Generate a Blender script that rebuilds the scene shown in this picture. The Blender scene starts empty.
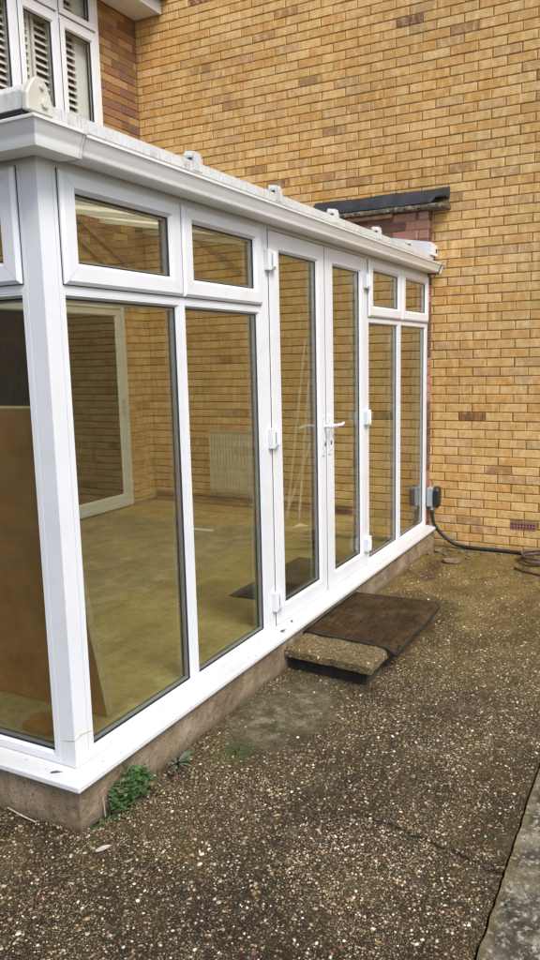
import bpy, bmesh, math, random
from mathutils import Vector, Matrix, noise
rng = random.Random(7)
S = bpy.context.scene
COL = S.collection
L = 4.565          # brick face of the tan side wall (plane x = L)
YC = 2.963         # brick face of the house rear wall (plane y = YC)
XE = 4.453         # right end of the glazed front

# ------------------------------------------------------------------ materials
class NT:
    def __init__(s, name):
        s.m = bpy.data.materials.new(name); s.m.use_nodes = True
        s.t = s.m.node_tree; s.t.nodes.clear()
        s.out = s.n('ShaderNodeOutputMaterial')
    def n(s, typ, **kw):
        nd = s.t.nodes.new(typ)
        for k, v in kw.items():
            if k.startswith('i_'):
                nd.inputs[k[2:].replace('_', ' ')].default_value = v
            else: setattr(nd, k, v)
        return nd
    def l(s, a, b): s.t.links.new(a, b)
    def pos(s, scale=(1,1,1)):
        g = s.n('ShaderNodeNewGeometry')
        mp = s.n('ShaderNodeMapping'); mp.inputs['Scale'].default_value = scale
        s.l(g.outputs['Position'], mp.inputs['Vector']); return mp.outputs['Vector']
    def obj(s, scale=(1,1,1)):
        g = s.n('ShaderNodeTexCoord')
        mp = s.n('ShaderNodeMapping'); mp.inputs['Scale'].default_value = scale
        s.l(g.outputs['Object'], mp.inputs['Vector']); return mp.outputs['Vector']
    def noise(s, vec, scale, detail=4, rough=.55, dist=0):
        nd = s.n('ShaderNodeTexNoise'); nd.inputs['Scale'].default_value = scale
        nd.inputs['Detail'].default_value = detail; nd.inputs['Roughness'].default_value = rough
        nd.inputs['Distortion'].default_value = dist
        s.l(vec, nd.inputs['Vector']); return nd.outputs['Fac']
    def vor(s, vec, scale, feature='F1', rnd=1):
        nd = s.n('ShaderNodeTexVoronoi'); nd.feature = feature
        nd.inputs['Scale'].default_value = scale; nd.inputs['Randomness'].default_value = rnd
        s.l(vec, nd.inputs['Vector']); return nd
    def ramp(s, fac, stops, interp='LINEAR'):
        nd = s.n('ShaderNodeValToRGB'); cr = nd.color_ramp; cr.interpolation = interp
        while len(cr.elements) < len(stops): cr.elements.new(.5)
        for e, (p, c) in zip(cr.elements, stops):
            e.position = p
            e.color = (c, c, c, 1) if isinstance(c, (int, float)) else (*c, 1)
        s.l(fac, nd.inputs['Fac']); return nd.outputs['Color']
    def mix(s, fac, a, b, blend='MIX'):
        nd = s.n('ShaderNodeMix'); nd.data_type = 'RGBA'; nd.blend_type = blend
        for v, i in ((fac, 0), (a, 6), (b, 7)):
            if isinstance(v, (int, float)): nd.inputs[i].default_value = v if i == 0 else (v, v, v, 1)
            elif isinstance(v, tuple): nd.inputs[i].default_value = (*v, 1)
            else: s.l(v, nd.inputs[i])
        return nd.outputs[2]
    def math(s, op, a, b=None, c=None, clamp=False):
        nd = s.n('ShaderNodeMath'); nd.operation = op; nd.use_clamp = clamp
        for i, v in enumerate((a, b, c)):
            if v is None: continue
            if isinstance(v, (int, float)): nd.inputs[i].default_value = v
            else: s.l(v, nd.inputs[i])
        return nd.outputs[0]
    def bsdf(s, col, rough=.5, bump=None, bdist=.01, bstr=1, **kw):
        b = s.n('ShaderNodeBsdfPrincipled')
        for v, i in ((col, 'Base Color'), (rough, 'Roughness')):
            if isinstance(v, tuple): b.inputs[i].default_value = (*v, 1)
            elif isinstance(v, (int, float)): b.inputs[i].default_value = v
            else: s.l(v, b.inputs[i])
        for k, v in kw.items(): b.inputs[k.replace('_', ' ')].default_value = v
        if bump is not None:
            bp = s.n('ShaderNodeBump'); bp.inputs['Distance'].default_value = bdist
            bp.inputs['Strength'].default_value = bstr
            s.l(bump, bp.inputs['Height']); s.l(bp.outputs['Normal'], b.inputs['Normal'])
        s.l(b.outputs[0], s.out.inputs['Surface']); return b

M = {}
def plain(name, col, rough=.5, var=.15, scale=6, bumps=0, bdist=.002, **kw):
    t = NT(name); v = t.pos()
    n = t.noise(v, scale, 5)
    lo = tuple(c*(1-var) for c in col); hi = tuple(min(1, c*(1+var)) for c in col)
    c = t.ramp(n, [(.3, lo), (.7, hi)])
    t.bsdf(c, rough, t.noise(v, bumps, 3) if bumps else None, bdist, **kw); M[name] = t.m

def upvc(name, base, grime, amt, specks=False, streak=False, rough=.32):
    t = NT(name); v = t.pos()
    n1 = t.noise(v, 3.1, 6, .65); n2 = t.noise(t.pos((9, 9, 1.1)), 3, 4, .6)
    g = t.math('MULTIPLY', t.ramp(n1, [(.45, 0), (.8, 1)]), amt)
    if streak:
        st = t.noise(t.pos((26, 26, 5)), 4.0, 6, .8)
        g = t.math('MAXIMUM', g, t.math('MULTIPLY', t.ramp(st, [(.47, 0), (.66, 1)]), t.ramp(t.noise(v, 1.6, 4), [(.40, .25), (.6, .95)])))
    g = t.math('MAXIMUM', g, t.math('MULTIPLY', t.ramp(n2, [(.55, 0), (.85, 1)]), amt*.8))
    c = t.mix(g, base, grime)
    if specks:
        vo = t.vor(v, 30); sp = t.ramp(vo.outputs['Distance'], [(.10, 1), (.2, 0)])
        pick = t.ramp(t.noise(v, 5, 3), [(.52, 0), (.62, 1)])
        c = t.mix(t.math('MULTIPLY', t.math('MULTIPLY', sp, pick), .75), c, (.09, .06, .035))
        c = t.mix(t.ramp(t.noise(v, 60, 5, .7), [(.52, 0), (.75, .28)]), c, (.35, .30, .22))
    t.bsdf(c, rough, t.noise(v, 1.7, 2), .004, .25); M[name] = t.m
upvc('white_upvc', (.68, .69, .705), (.46, .44, .38), .34)
upvc('gutter_upvc', (.77, .77, .75), (.45, .43, .38), .3, rough=.25)
upvc('sill_upvc', (.585, .585, .58), (.40, .38, .33), .25, specks=True)
upvc('trim_upvc', (.60, .595, .565), (.13, .125, .115), .4, streak=True, rough=.5)
upvc('cap_upvc', (.57, .545, .455), (.22, .19, .13), .55, rough=.45)
plain('gasket_and_gap_shade', (.012, .012, .013), .5, .2)  # glazing gaskets, and black strips painting the shade in gaps
plain('seam_and_shadow', (.42, .42, .41), .5, .1)
plain('spacer', (.36, .37, .38), .35, .1, Metallic=.6)
plain('chrome', (.55, .55, .55), .25, .05, Metallic=1.0)
plain('black_plastic', (.012, .012, .013), .38, .3, 20)
plain('grey_plastic', (.34, .36, .37), .45, .12, 14)
plain('rubber', (.010, .010, .011), .55, .4, 30, 120, .001)
plain('felt', (.020, .022, .026), .6, .55, 9, 70, .004)
plain('radiator_white', (.56, .53, .43), .35, .05)
plain('copper_pipe', (.07, .032, .018), .5, .35, 12)
plain('chipboard', (.50, .215, .060), .5, .2, 9, 160, .0006)
plain('chip_edge', (.46, .33, .17), .7, .2, 30)
plain('band_brown', (.17, .10, .045), .7, .3, 14)
plain('paper', (.75, .73, .68), .8, .05)
plain('bark', (.42, .35, .26), .8, .25, 30)
plain('dead_leaf', (.075, .055, .04), .7, .4, 40)
plain('dead_leaf_pale', (.42, .37, .29), .8, .25, 40)
plain('soffit_white', (.70, .71, .72), .4, .08, 3)
plain('dark_room', (.012, .012, .012), .9, .2)
plain('shutter_white', (.80, .78, .73), .5, .05)
plain('dark_mat', (.022, .022, .023), .95, .3, 60, 300, .003)
plain('hose_brown', (.085, .048, .032), .5, .3, 15)
plain('soil', (.022, .017, .011), .95, .5, 30, 80, .01)
plain('roof_lead', (.06, .06, .06), .7, .4, 8)
plain('added_dark_panel', (.075, .058, .042), .9, .35, 3, 60, .004)
plain('mastic', (.52, .47, .33), .6, .15, 60)

def glass(name, tint, spec=1.0):
    t = NT(name)
    lw = t.n('ShaderNodeLayerWeight')
    f5 = t.math('POWER', lw.outputs['Facing'], 5.0)
    F = t.math('MULTIPLY_ADD', f5, .93*spec, .042*spec)
    tr = t.n('ShaderNodeBsdfTransparent'); tr.inputs[0].default_value = (*tint, 1)
    gl = t.n('ShaderNodeBsdfGlossy'); gl.inputs['Roughness'].default_value = .004
    gl.inputs['Color'].default_value = (.95, .95, .95, 1)
    bp = t.n('ShaderNodeBump'); bp.inputs['Distance'].default_value = .0006; bp.inputs['Strength'].default_value = .5
    t.l(t.noise(t.pos(), 2.2, 1), bp.inputs['Height']); t.l(bp.outputs[0], gl.inputs['Normal'])
    mx = t.n('ShaderNodeMixShader')
    t.l(F, mx.inputs[0]); t.l(tr.outputs[0], mx.inputs[1]); t.l(gl.outputs[0], mx.inputs[2])
    t.l(mx.outputs[0], t.out.inputs['Surface']); M[name] = t.m
glass('bronze_glass', (.930, .950, .920), 1.35)
glass('clear_glass', (.92, .93, .92), .8)
t = NT('dark_glass'); t.bsdf((.010, .010, .009), .03, t.noise(t.pos(), 2, 1), .001, .4); M['dark_glass'] = t.m
t = NT('polycarbonate')
tr = t.n('ShaderNodeBsdfTransparent'); tr.inputs[0].default_value = (.93, .91, .82, 1)
tl = t.n('ShaderNodeBsdfTranslucent'); tl.inputs[0].default_value = (.92, .89, .80, 1)
df = t.n('ShaderNodeBsdfDiffuse'); df.inputs[0].default_value = (.55, .53, .46, 1)
m1 = t.n('ShaderNodeMixShader'); m1.inputs[0].default_value = .5
m2 = t.n('ShaderNodeMixShader'); m2.inputs[0].default_value = .06
t.l(tr.outputs[0], m1.inputs[1]); t.l(tl.outputs[0], m1.inputs[2])
t.l(m1.outputs[0], m2.inputs[1]); t.l(df.outputs[0], m2.inputs[2])
t.l(m2.outputs[0], t.out.inputs['Surface']); M['polycarbonate'] = t.m

def brickmat(name, kiln, kamt):
    t = NT(name); a = t.n('ShaderNodeAttribute'); a.attribute_name = 'col'
    v = t.pos()
    n = t.noise(v, 26, 6, .7); n2 = t.noise(t.pos((60, 60, 9)), 1.0, 4, .6)
    c = t.mix(t.ramp(n, [(.30, .40), (.5, 0)]), a.outputs['Color'], (.27, .15, .05))
    c = t.mix(t.math('MULTIPLY', t.ramp(n2, [(.56, 0), (.76, 1)]), kamt), c, kiln)
    c = t.mix(t.ramp(t.noise(v, .7, 4), [(.35, .28), (.6, 0)]), c, (.17, .10, .045))
    n3 = t.noise(t.pos((15, 15, 6)), 1.0, 3, .6); n4 = t.noise(t.pos((17, 17, 7)), 1.3, 3, .6)
    if name == 'tan_brick':
        c = t.mix(t.math('MULTIPLY', t.ramp(n3, [(.48, 0), (.66, 1)]), .65), c, (.53, .270, .070))
        c = t.mix(t.math('MULTIPLY', t.ramp(n4, [(.50, 0), (.68, 1)]), .55), c, (.78, .57, .285))
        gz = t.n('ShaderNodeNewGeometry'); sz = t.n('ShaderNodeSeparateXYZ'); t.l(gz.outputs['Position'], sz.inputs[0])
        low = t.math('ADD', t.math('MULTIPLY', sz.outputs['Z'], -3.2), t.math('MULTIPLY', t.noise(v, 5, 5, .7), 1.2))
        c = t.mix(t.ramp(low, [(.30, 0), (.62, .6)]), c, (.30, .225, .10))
        c = t.mix(t.ramp(n, [(.55, 0), (.75, .35)]), c, (.82, .62, .34))
    ht = t.math('ADD', t.math('MULTIPLY', n, .5), t.noise(v, 130, 4, .7))
    t.bsdf(c, .85, ht, .004, .7, Specular_IOR_Level=.25); M[name] = t.m
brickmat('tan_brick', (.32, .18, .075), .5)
brickmat('brown_brick', (.07, .045, .03), .5)
def mortarmat(name, a, b):
    t = NT(name); v = t.pos(); n = t.noise(v, 9, 5, .65); n2 = t.noise(v, 150, 3)
    t.bsdf(t.ramp(n, [(.3, a), (.7, b)]), .95, n2, .004, .8); M[name] = t.m
mortarmat('tan_mortar', (.25, .16, .066), (.44, .305, .14))
mortarmat('grey_mortar', (.18, .145, .11), (.36, .30, .24))

t = NT('rough_concrete'); v = t.pos()
n = t.noise(v, 5, 8, .65); n2 = t.noise(v, 45, 6, .7)
c = t.ramp(n, [(.28, (.12, .085, .05)), (.5, (.27, .20, .125)), (.72, (.40, .32, .22))])
c = t.mix(t.ramp(n2, [(.36, .6), (.44, 0)]), c, (.07, .05, .03))
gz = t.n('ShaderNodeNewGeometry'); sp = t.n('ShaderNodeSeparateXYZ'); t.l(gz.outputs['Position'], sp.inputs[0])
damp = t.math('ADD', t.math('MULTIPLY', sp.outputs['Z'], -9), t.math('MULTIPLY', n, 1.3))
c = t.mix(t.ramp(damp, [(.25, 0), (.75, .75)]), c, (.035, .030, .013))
t.bsdf(c, .9, t.math('ADD', n2, t.noise(v, 160, 4)), .012, .8, Specular_IOR_Level=.2); M['rough_concrete'] = t.m

# exposed aggregate concrete (yard, step)
def aggregate(name, crack=False, gold=.0, pale=False):
    t = NT(name); v = t.pos()
    wob = t.n('ShaderNodeTexNoise'); wob.inputs['Scale'].default_value = 60; t.l(v, wob.inputs['Vector'])
    vm = t.n('ShaderNodeVectorMath'); vm.operation = 'MULTIPLY_ADD'
    t.l(wob.outputs['Color'], vm.inputs[0]); vm.inputs[1].default_value = (.010,)*3; t.l(v, vm.inputs[2])
    w = vm.outputs[0]
    big = t.noise(v, 1.15, 5, .6); mid = t.noise(v, 5.5, 6, .65); fine = t.noise(v, 90, 5, .7)
    base = t.ramp(mid, [(.3, (.014, .0095, .0045)), (.55, (.038, .027, .012)), (.75, (.080, .057, .027))])
    base = t.mix(t.ramp(fine, [(.40, .7), (.55, 0)]), base, (.014, .011, .007))
    # stones of two sizes
    g = t.n('ShaderNodeNewGeometry'); sp = t.n('ShaderNodeSeparateXYZ'); t.l(g.outputs['Position'], sp.inputs[0])
    X, Y = sp.outputs['X'], sp.outputs['Y']
    # moss / algae film, and golden algae towards the tan wall
    moss = t.math('MULTIPLY', t.ramp(t.noise(v, 2.0, 7, .7), [(.46, 0), (.66, 1)]), .75)
    base = t.mix(moss, base, (.052, .042, .010))
    far = t.math('MULTIPLY', t.ramp(t.math('ADD', t.math('MULTIPLY', X, .2), t.math('MULTIPLY', mid, .35)), [(.48, 0), (.85, 1)]), .8 if crack else 0)
    base = t.mix(far, base, t.ramp(fine, [(.40, (.055, .036, .008)), (.60, (.25, .165, .036))]))
    def stones(sc, thr, edge, dens):
        vo = t.vor(w, sc); sep = t.n('ShaderNodeSeparateColor'); t.l(vo.outputs['Color'], sep.inputs[0])
        body = t.ramp(vo.outputs['Distance'], [(thr-edge, 1), (thr, 0)])
        on = t.ramp(sep.outputs[0], [(dens-.01, 1), (dens, 0)])
        colr = t.ramp(sep.outputs[1], [(0, (.045, .032, .016)), (.28, (.12, .08, .038)), (.48, (.30, .20, .09)),
              (.60, (.34, .16, .065)), (.67, (.46, .34, .17)), (.82, (.62, .50, .30)), (.93, (.78, .68, .50))], 'CONSTANT')
        return t.math('MULTIPLY', body, on), colr, vo.outputs['Distance']
    m1_, c1_, d1 = stones(92, .40, .10, .60)
    m2_, c2_, d2 = stones(170, .42, .14, .62)
    m3_, c3_, d3 = stones(290, .40, .12, .30)
    c3_ = t.ramp(t.noise(v, 300, 2), [(.3, (.38, .29, .16)), (.6, (.72, .60, .40))])
    gold = t.math('MULTIPLY', far, .55)
    c1_, c2_, c3_ = [t.mix(gold, q_, (.50, .36, .11)) for q_ in (c1_, c2_, c3_)]
    vis = t.ramp(t.noise(v, 2.3, 4), [(.28, .55), (.5, 1)])
    c = t.mix(t.math('MULTIPLY', m3_, .8), base, c3_)
    m4_, c4_, d4_ = stones(46, .36, .06, .22); c = t.mix(m4_, c, c4_)
    c = t.mix(t.math('MULTIPLY', m2_, vis), c, c2_)
    c = t.mix(t.math('MULTIPLY', m1_, vis), c, c1_)
    if crack:
        st1 = t.ramp(t.noise(t.pos((1, 1.7, 1)), 1.25, 8, .68, .6), [(.40, 1), (.55, 0)])
        c = t.mix(t.math('MULTIPLY', st1, .62), c, (.015, .010, .006))
        st2 = t.ramp(t.noise(t.pos((1.5, 1, 1.3)), 1.7, 8, .72, .8), [(.50, 0), (.64, 1)])
        c = t.mix(t.math('MULTIPLY', st2, .42), c, (.075, .053, .016))
        st3 = t.ramp(t.noise(v, 3.6, 9, .78), [(.56, 0), (.66, 1)])
        c = t.mix(t.math('MULTIPLY', st3, .40), c, (.16, .14, .09))
        # grey worn cement patch in front of the step
        dx = t.math('MULTIPLY', t.math('SUBTRACT', X, 1.12), 1.35); dy = t.math('MULTIPLY', t.math('ADD', Y, .28), 2.2)
        r = t.math('ADD', t.math('SQRT', t.math('ADD', t.math('MULTIPLY', dx, dx), t.math('MULTIPLY', dy, dy))), t.math('MULTIPLY', mid, .8))
        gp = t.ramp(r, [(.72, .9), (1.2, 0)])
        gcol = t.ramp(t.noise(v, 11, 9, .8), [(.36, (.028, .026, .011)), (.5, (.105, .092, .045)), (.64, (.27, .24, .14))])
        c = t.mix(gp, c, gcol)
        # green algae spot
        dx = t.math('SUBTRACT', X, .70); dy = t.math('ADD', Y, .26)
        r = t.math('ADD', t.math('SQRT', t.math('ADD', t.math('MULTIPLY', dx, dx), t.math('MULTIPLY', dy, dy))), t.math('MULTIPLY', fine, .16))
        c = t.mix(t.ramp(r, [(.10, .5), (.22, 0)]), c, (.045, .075, .014))
        # hairline crack running in from the joint
        cx = t.math('ADD', t.math('MULTIPLY_ADD', Y, .2, .690), t.math('MULTIPLY', t.math('SUBTRACT', t.noise(t.pos((0.01, 1, 1)), 9, 5, .6), .5), .12))
        dd = t.math('ABSOLUTE', t.math('SUBTRACT', X, cx))
        inr = t.math('MULTIPLY', t.ramp(t.math('MULTIPLY', Y, -1), [(.86, 0), (.93, 1)]), t.ramp(t.noise(v, 18, 4), [(.34, .1), (.48, 1)]))
        ck = t.math('MULTIPLY', t.ramp(dd, [(.004, 1), (.010, 0)]), inr)
        c = t.mix(ck, c, (.008, .006, .004))
    if pale:
        c = t.mix(.22, c, (.42, .29, .12)); c = t.mix(t.ramp(t.noise(v, 70, 5, .75), [(.40, .85), (.47, 0)]), c, (.03, .02, .01))
    h = t.math('ADD', t.math('MULTIPLY', m1_, 1.0), t.math('MULTIPLY', m2_, .6))
    h = t.math('ADD', h, t.math('MULTIPLY', fine, .9))
    rg = t.ramp(big, [(.35, .5), (.6, .85)])
    t.bsdf(c, rg, h, .004, .9, Specular_IOR_Level=.22); M[name] = t.m
aggregate('yard_concrete', True)
aggregate('step_concrete', pale=True)

t = NT('path_concrete'); v = t.pos()
n = t.noise(v, 7, 9, .72); n2 = t.noise(v, 34, 9, .85); n3 = t.noise(v, 150, 5, .7)
c = t.ramp(n, [(.36, (.018, .015, .010)), (.5, (.085, .074, .05)), (.62, (.27, .235, .16))])
c = t.mix(t.ramp(n2, [(.53, 0), (.56, .9)]), c, (.52, .47, .36))
c = t.mix(t.ramp(n3, [(.35, .7), (.48, 0)]), c, (.03, .026, .02))
c = t.mix(t.ramp(t.noise(v, 3.3, 6, .7), [(.50, 0), (.64, .65)]), c, (.10, .078, .022))
g = t.n('ShaderNodeNewGeometry'); sp = t.n('ShaderNodeSeparateXYZ'); t.l(g.outputs['Position'], sp.inputs[0])
jd = t.math('ADD', t.math('MULTIPLY', t.math('ADD', sp.outputs['Y'], 1.46), -9), t.math('MULTIPLY', t.noise(v, 20, 5, .7), .9))
c = t.mix(t.ramp(jd, [(.35, .85), (.75, 0)]), c, (.17, .13, .045))
t.bsdf(c, .92, t.math('ADD', n2, t.math('MULTIPLY', n3, .6)), .008, .9, Specular_IOR_Level=.2); M['path_concrete'] = t.m

t = NT('lichen_stone'); v = t.pos(); n = t.noise(v, 40, 6, .75); n2 = t.noise(v, 90, 4, .7)
c = t.ramp(n, [(.36, (.02, .018, .015)), (.48, (.11, .09, .065)), (.56, (.26, .21, .14)), (.66, (.50, .45, .36))])
t.bsdf(c, .95, t.math('ADD', n, n2), .012, 1); M['lichen_stone'] = t.m
t = NT('inner_floor'); v = t.pos()
n = t.noise(v, 2.2, 7, .7); n2 = t.noise(v, 25, 6, .7)
c = t.ramp(n, [(.3, (.31, .215, .075)), (.55, (.45, .325, .125)), (.75, (.56, .43, .195))])
c = t.mix(t.ramp(n2, [(.36, .45), (.5, 0)]), c, (.20, .13, .04))
c = t.mix(t.ramp(t.noise(t.pos((1, 3, 1)), 1.6, 8, .75, .5), [(.48, 0), (.62, .55)]), c, (.22, .145, .04)); c = t.mix(t.ramp(t.noise(v, 4.5, 7, .7), [(.56, 0), (.68, .5)]), c, (.62, .50, .25))
sp_ = t.vor(v, 7); c = t.mix(t.ramp(sp_.outputs['Distance'], [(.03, .8), (.06, 0)]), c, (.05, .04, .03))
t.bsdf(c, .8, n2, .002, .5); M['inner_floor'] = t.m

t = NT('doormat_fibre'); v = t.pos()
n = t.noise(v, 6, 6, .7); n2 = t.noise(v, 240, 3, .7); n3 = t.noise(t.pos((6, 40, 6)), 1.2, 4)
c = t.ramp(n, [(.3, (.020, .0125, .006)), (.55, (.058, .036, .016)), (.75, (.120, .078, .036))])
c = t.mix(t.ramp(n3, [(.36, .8), (.46, 0)]), c, (.014, .009, .005))
c = t.mix(t.ramp(n2, [(.56, 0), (.68, .75)]), c, (.24, .15, .06)); c = t.mix(t.ramp(t.noise(t.pos((30, 4, 4)), 6, 4, .7), [(.58, 0), (.7, .5)]), c, (.012, .008, .004))
t.bsdf(c, .9, t.math('ADD', n2, t.math('MULTIPLY', n3, 1.5)), .006, 1, Specular_IOR_Level=.08); M['doormat_fibre'] = t.m

def attrmat(name, rough=.7, trans=0):
    t = NT(name); a = t.n('ShaderNodeAttribute'); a.attribute_name = 'col'
    c = t.mix(t.ramp(t.noise(t.pos(), 90, 3), [(.35, .35), (.6, 0)]), a.outputs['Color'], (.03, .028, .018))
    b = t.bsdf(c, rough)
    M[name] = t.m
attrmat('leaf'); attrmat('pebble', .8)

# ------------------------------------------------------------------ mesh building
class MB:
    def __init__(s): s.v = []; s.f = []; s.mi = []; s.col = []; s.mats = []; s.cur = 0; s.c = None
    def mat(s, name):
        if name not in s.mats: s.mats.append(name)
        s.cur = s.mats.index(name); return s
    def add(s, vs, fs):
        o = len(s.v); s.v += [tuple(p) for p in vs]
        for f in fs: s.f.append([o+i for i in f]); s.mi.append(s.cur); s.col.append(s.c)
    def box(s, a, b, T=None):
        x0, x1 = sorted((a[0], b[0])); y0, y1 = sorted((a[1], b[1])); z0, z1 = sorted((a[2], b[2]))
        vs = [(x, y, z) for z in (z0, z1) for y in (y0, y1) for x in (x0, x1)]
        if T: vs = [T(*p) for p in vs]
        s.add(vs, [(0, 2, 3, 1), (4, 5, 7, 6), (0, 1, 5, 4), (2, 6, 7, 3), (0, 4, 6, 2), (1, 3, 7, 5)]); return s
    def ring(s, rect, prof, T=None):
        """closed profile [(inset, depth)] swept round a rectangle (a0,a1,z0,z1) with mitred corners"""
        a0, a1, z0, z1 = rect; n = len(prof); vs = []
        for i, d in prof:
            vs += [(a0+i, d, z0+i), (a1-i, d, z0+i), (a1-i, d, z1-i), (a0+i, d, z1-i)]
        fs = []
        for k in range(n):
            m = (k+1) % n
            for c in range(4):
                e = (c+1) % 4
                fs.append((k*4+c, k*4+e, m*4+e, m*4+c))
        if T: vs = [T(*p) for p in vs]
        s.add(vs, fs); return s
    def sweep(s, path, prof, closed_prof=True, caps=True):
        """path: list of frames (origin, side, up); prof (side, up) pairs"""
        n = len(prof); vs = []; fs = []
        for o, sd, up in path:
            for a, b in prof: vs.append(tuple(Vector(o) + Vector(sd)*a + Vector(up)*b))
        for i in range(len(path)-1):
            for k in range(n if closed_prof else n-1):
                m = (k+1) % n
                fs.append((i*n+k, i*n+m, (i+1)*n+m, (i+1)*n+k))
        if caps and closed_prof:
            fs.append(tuple(range(n))); fs.append(tuple((len(path)-1)*n+k for k in reversed(range(n))))
        s.add(vs, fs); return s
    def tube(s, pts, r, n=10, caps=True):
        pts = [Vector(p) for p in pts]; path = []
        up = Vector((0.13, .21, .97))
        for i, p in enumerate(pts):
            d = (pts[min(i+1, len(pts)-1)] - pts[max(i-1, 0)]).normalized()
            sd = d.cross(up).normalized(); u2 = sd.cross(d).normalized()
            path.append((p, sd, u2))
        rr = r if isinstance(r, (list, tuple)) else [r]*len(pts)
        vs = []; fs = []
        for (o, sd, u2), q in zip(path, rr):
            for k in range(n):
                a = 2*math.pi*k/n; vs.append(tuple(o + sd*math.cos(a)*q + u2*math.sin(a)*q))
        for i in range(len(path)-1):
            for k in range(n):
                m = (k+1) % n; fs.append((i*n+k, i*n+m, (i+1)*n+m, (i+1)*n+k))
        if caps: fs.append(tuple(range(n))); fs.append(tuple((len(path)-1)*n+k for k in range(n)))
        s.add(vs, fs); return s
    def build(s, name, parent=None, loc=None, smooth=False, bevel=0, seg=2, recalc=True):
        me = bpy.data.meshes.new(name); 
        o = bpy.data.objects.new(name, me); COL.objects.link(o)
        vs = s.v
        if loc: vs = [(p[0]-loc[0], p[1]-loc[1], p[2]-loc[2]) for p in vs]; o.location = loc
        me.from_pydata(vs, [], s.f)
        for m in s.mats: me.materials.append(M[m])
        me.polygons.foreach_set('material_index', s.mi)
        if any(c is not None for c in s.col):
            at = me.attributes.new('col', 'FLOAT_COLOR', 'FACE')
            for i, c in enumerate(s.col): at.data[i].color = (*(c or (.5, .5, .5)), 1)
        if recalc:
            bm = bmesh.new(); bm.from_mesh(me); bmesh.ops.recalc_face_normals(bm, faces=bm.faces); bm.to_mesh(me); bm.free()
        if smooth: me.polygons.foreach_set('use_smooth', [True]*len(me.polygons))
        if bevel:
            b = o.modifiers.new('edge', 'BEVEL'); b.width = bevel; b.segments = seg; b.limit_method = 'ANGLE'; b.angle_limit = .6
        if smooth == 'auto':
            me.polygons.foreach_set('use_smooth', [True]*len(me.polygons))
            md = o.modifiers.new('sharp', 'EDGE_SPLIT'); md.split_angle = math.radians(38)
        if parent:
            o.parent = parent
            if parent.type == 'EMPTY' or True:
                o.matrix_parent_inverse = Matrix.Translation(-world_loc(parent))
        return o
def world_loc(o):
    v = Vector(o.location)
    return v
def tag(o, label=None, cat=None, group=None, kind=None):
    for k, v in (('label', label), ('category', cat), ('group', group), ('kind', kind)):
        if v: o[k] = v
    return o
def empty(name, loc, label, cat, group=None):
    o = bpy.data.objects.new(name, None); COL.objects.link(o); o.location = loc
    o.empty_display_size = .1
    return tag(o, label, cat, group)

# brickwork --------------------------------------------------------
def clip(u0, u1, z0, z1, holes):
    segs = [(u0, u1)]
    for (a, b, c, d) in holes:
        if z1 > c+.02 and z0 < d-.02:
            ns = []
            for p, q in segs:
                if q <= a or p >= b: ns.append((p, q)); continue
                if p < a: ns.append((p, a))
                if q > b: ns.append((b, q))
            segs = ns
    return [(p, q) for p, q in segs if q-p > .012]
def bricks(mb, P, u0, u1, z0, z1, phz, phu, palette, holes=(), depth=.0075, rnd=None, bl=.215, joint=.0085):
    """P(u, d, z) -> world, d outward; one chamfered body per brick, mortar is built apart"""
    rnd = rnd or random.Random(3)
    H = .075; k = math.floor((z0-phz)/H)
    while phz+k*H < z1:
        za, zb = phz+k*H+joint/2, phz+(k+1)*H-joint/2
        za2, zb2 = max(za, z0), min(zb, z1)
        if zb2-za2 > .01:
            ph = phu + (.1125 if k % 2 else 0)
            j = math.floor((u0-ph)/.225)
            while ph+j*.225 < u1:
                ua = ph+j*.225+joint/2+rnd.uniform(-.002, .002); ub = ph+(j+1)*.225-joint/2+rnd.uniform(-.002, .002)
                ua, ub = max(ua, u0), min(ub, u1)
                colr = palette(rnd)
                if ub-ua > .012:
                    for p, q in clip(ua, ub, za2, zb2, holes):
                        dd = depth+rnd.uniform(-.0022, .0018); e = .0035
                        t1, t2 = rnd.uniform(-.0012, .0012), rnd.uniform(-.0012, .0012)
                        dz0, dz1 = rnd.uniform(-.0013, .0013), rnd.uniform(-.0013, .0013)
                        A = [(p, za2+dz0), (q, za2+dz1), (q, zb2+dz1), (p, zb2+dz0)]
                        B = [(p+e, za2+dz0+e), (q-e, za2+dz1+e), (q-e, zb2+dz1-e), (p+e, zb2+dz0-e)]
                        vs = [P(u, -.004, z) for u, z in A] + [P(u, dd-.003, z) for u, z in A] + [P(u, dd+(t1 if i in (0, 3) else t2), z) for i, (u, z) in enumerate(B)]
                        mb.c = colr
                        fs = []
                        for a in range(4):
                            b = (a+1) % 4
                            fs += [(a, b, 4+b, 4+a), (4+a, 4+b, 8+b, 8+a)]
                        fs.append((8, 9, 10, 11))
                        mb.add(vs, fs); mb.c = None
                j += 1
        k += 1
def lerp(a, b, t): return tuple(x+(y-x)*t for x, y in zip(a, b))
def tan_palette(r):
    x = r.random()
    if x < .55: c = lerp((.60, .365, .120), (.74, .48, .195), r.random())
    elif x < .86: c = lerp((.58, .315, .090), (.66, .375, .12), r.random())
    elif x < .965: c = lerp((.50, .315, .135), (.62, .39, .18), r.random())
    elif x < .995: c = lerp((.36, .20, .08), (.42, .24, .10), r.random())
    else: c = lerp((.17, .075, .04), (.22, .10, .05), r.random())
    return c
def brown_palette(r):
    x = r.random()
    if x < .55: c = lerp((.22, .105, .044), (.32, .155, .06), r.random())
    elif x < .85: c = lerp((.34, .19, .08), (.42, .25, .10), r.random())
    else: c = lerp((.14, .07, .04), (.20, .10, .055), r.random())
    return c
def red_palette(r):
    x = r.random()
    if x < .55: c = lerp((.28, .125, .085), (.42, .22, .16), r.random())
    else: c = lerp((.10, .05, .04), (.18, .09, .07), r.random())
    return c

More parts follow.
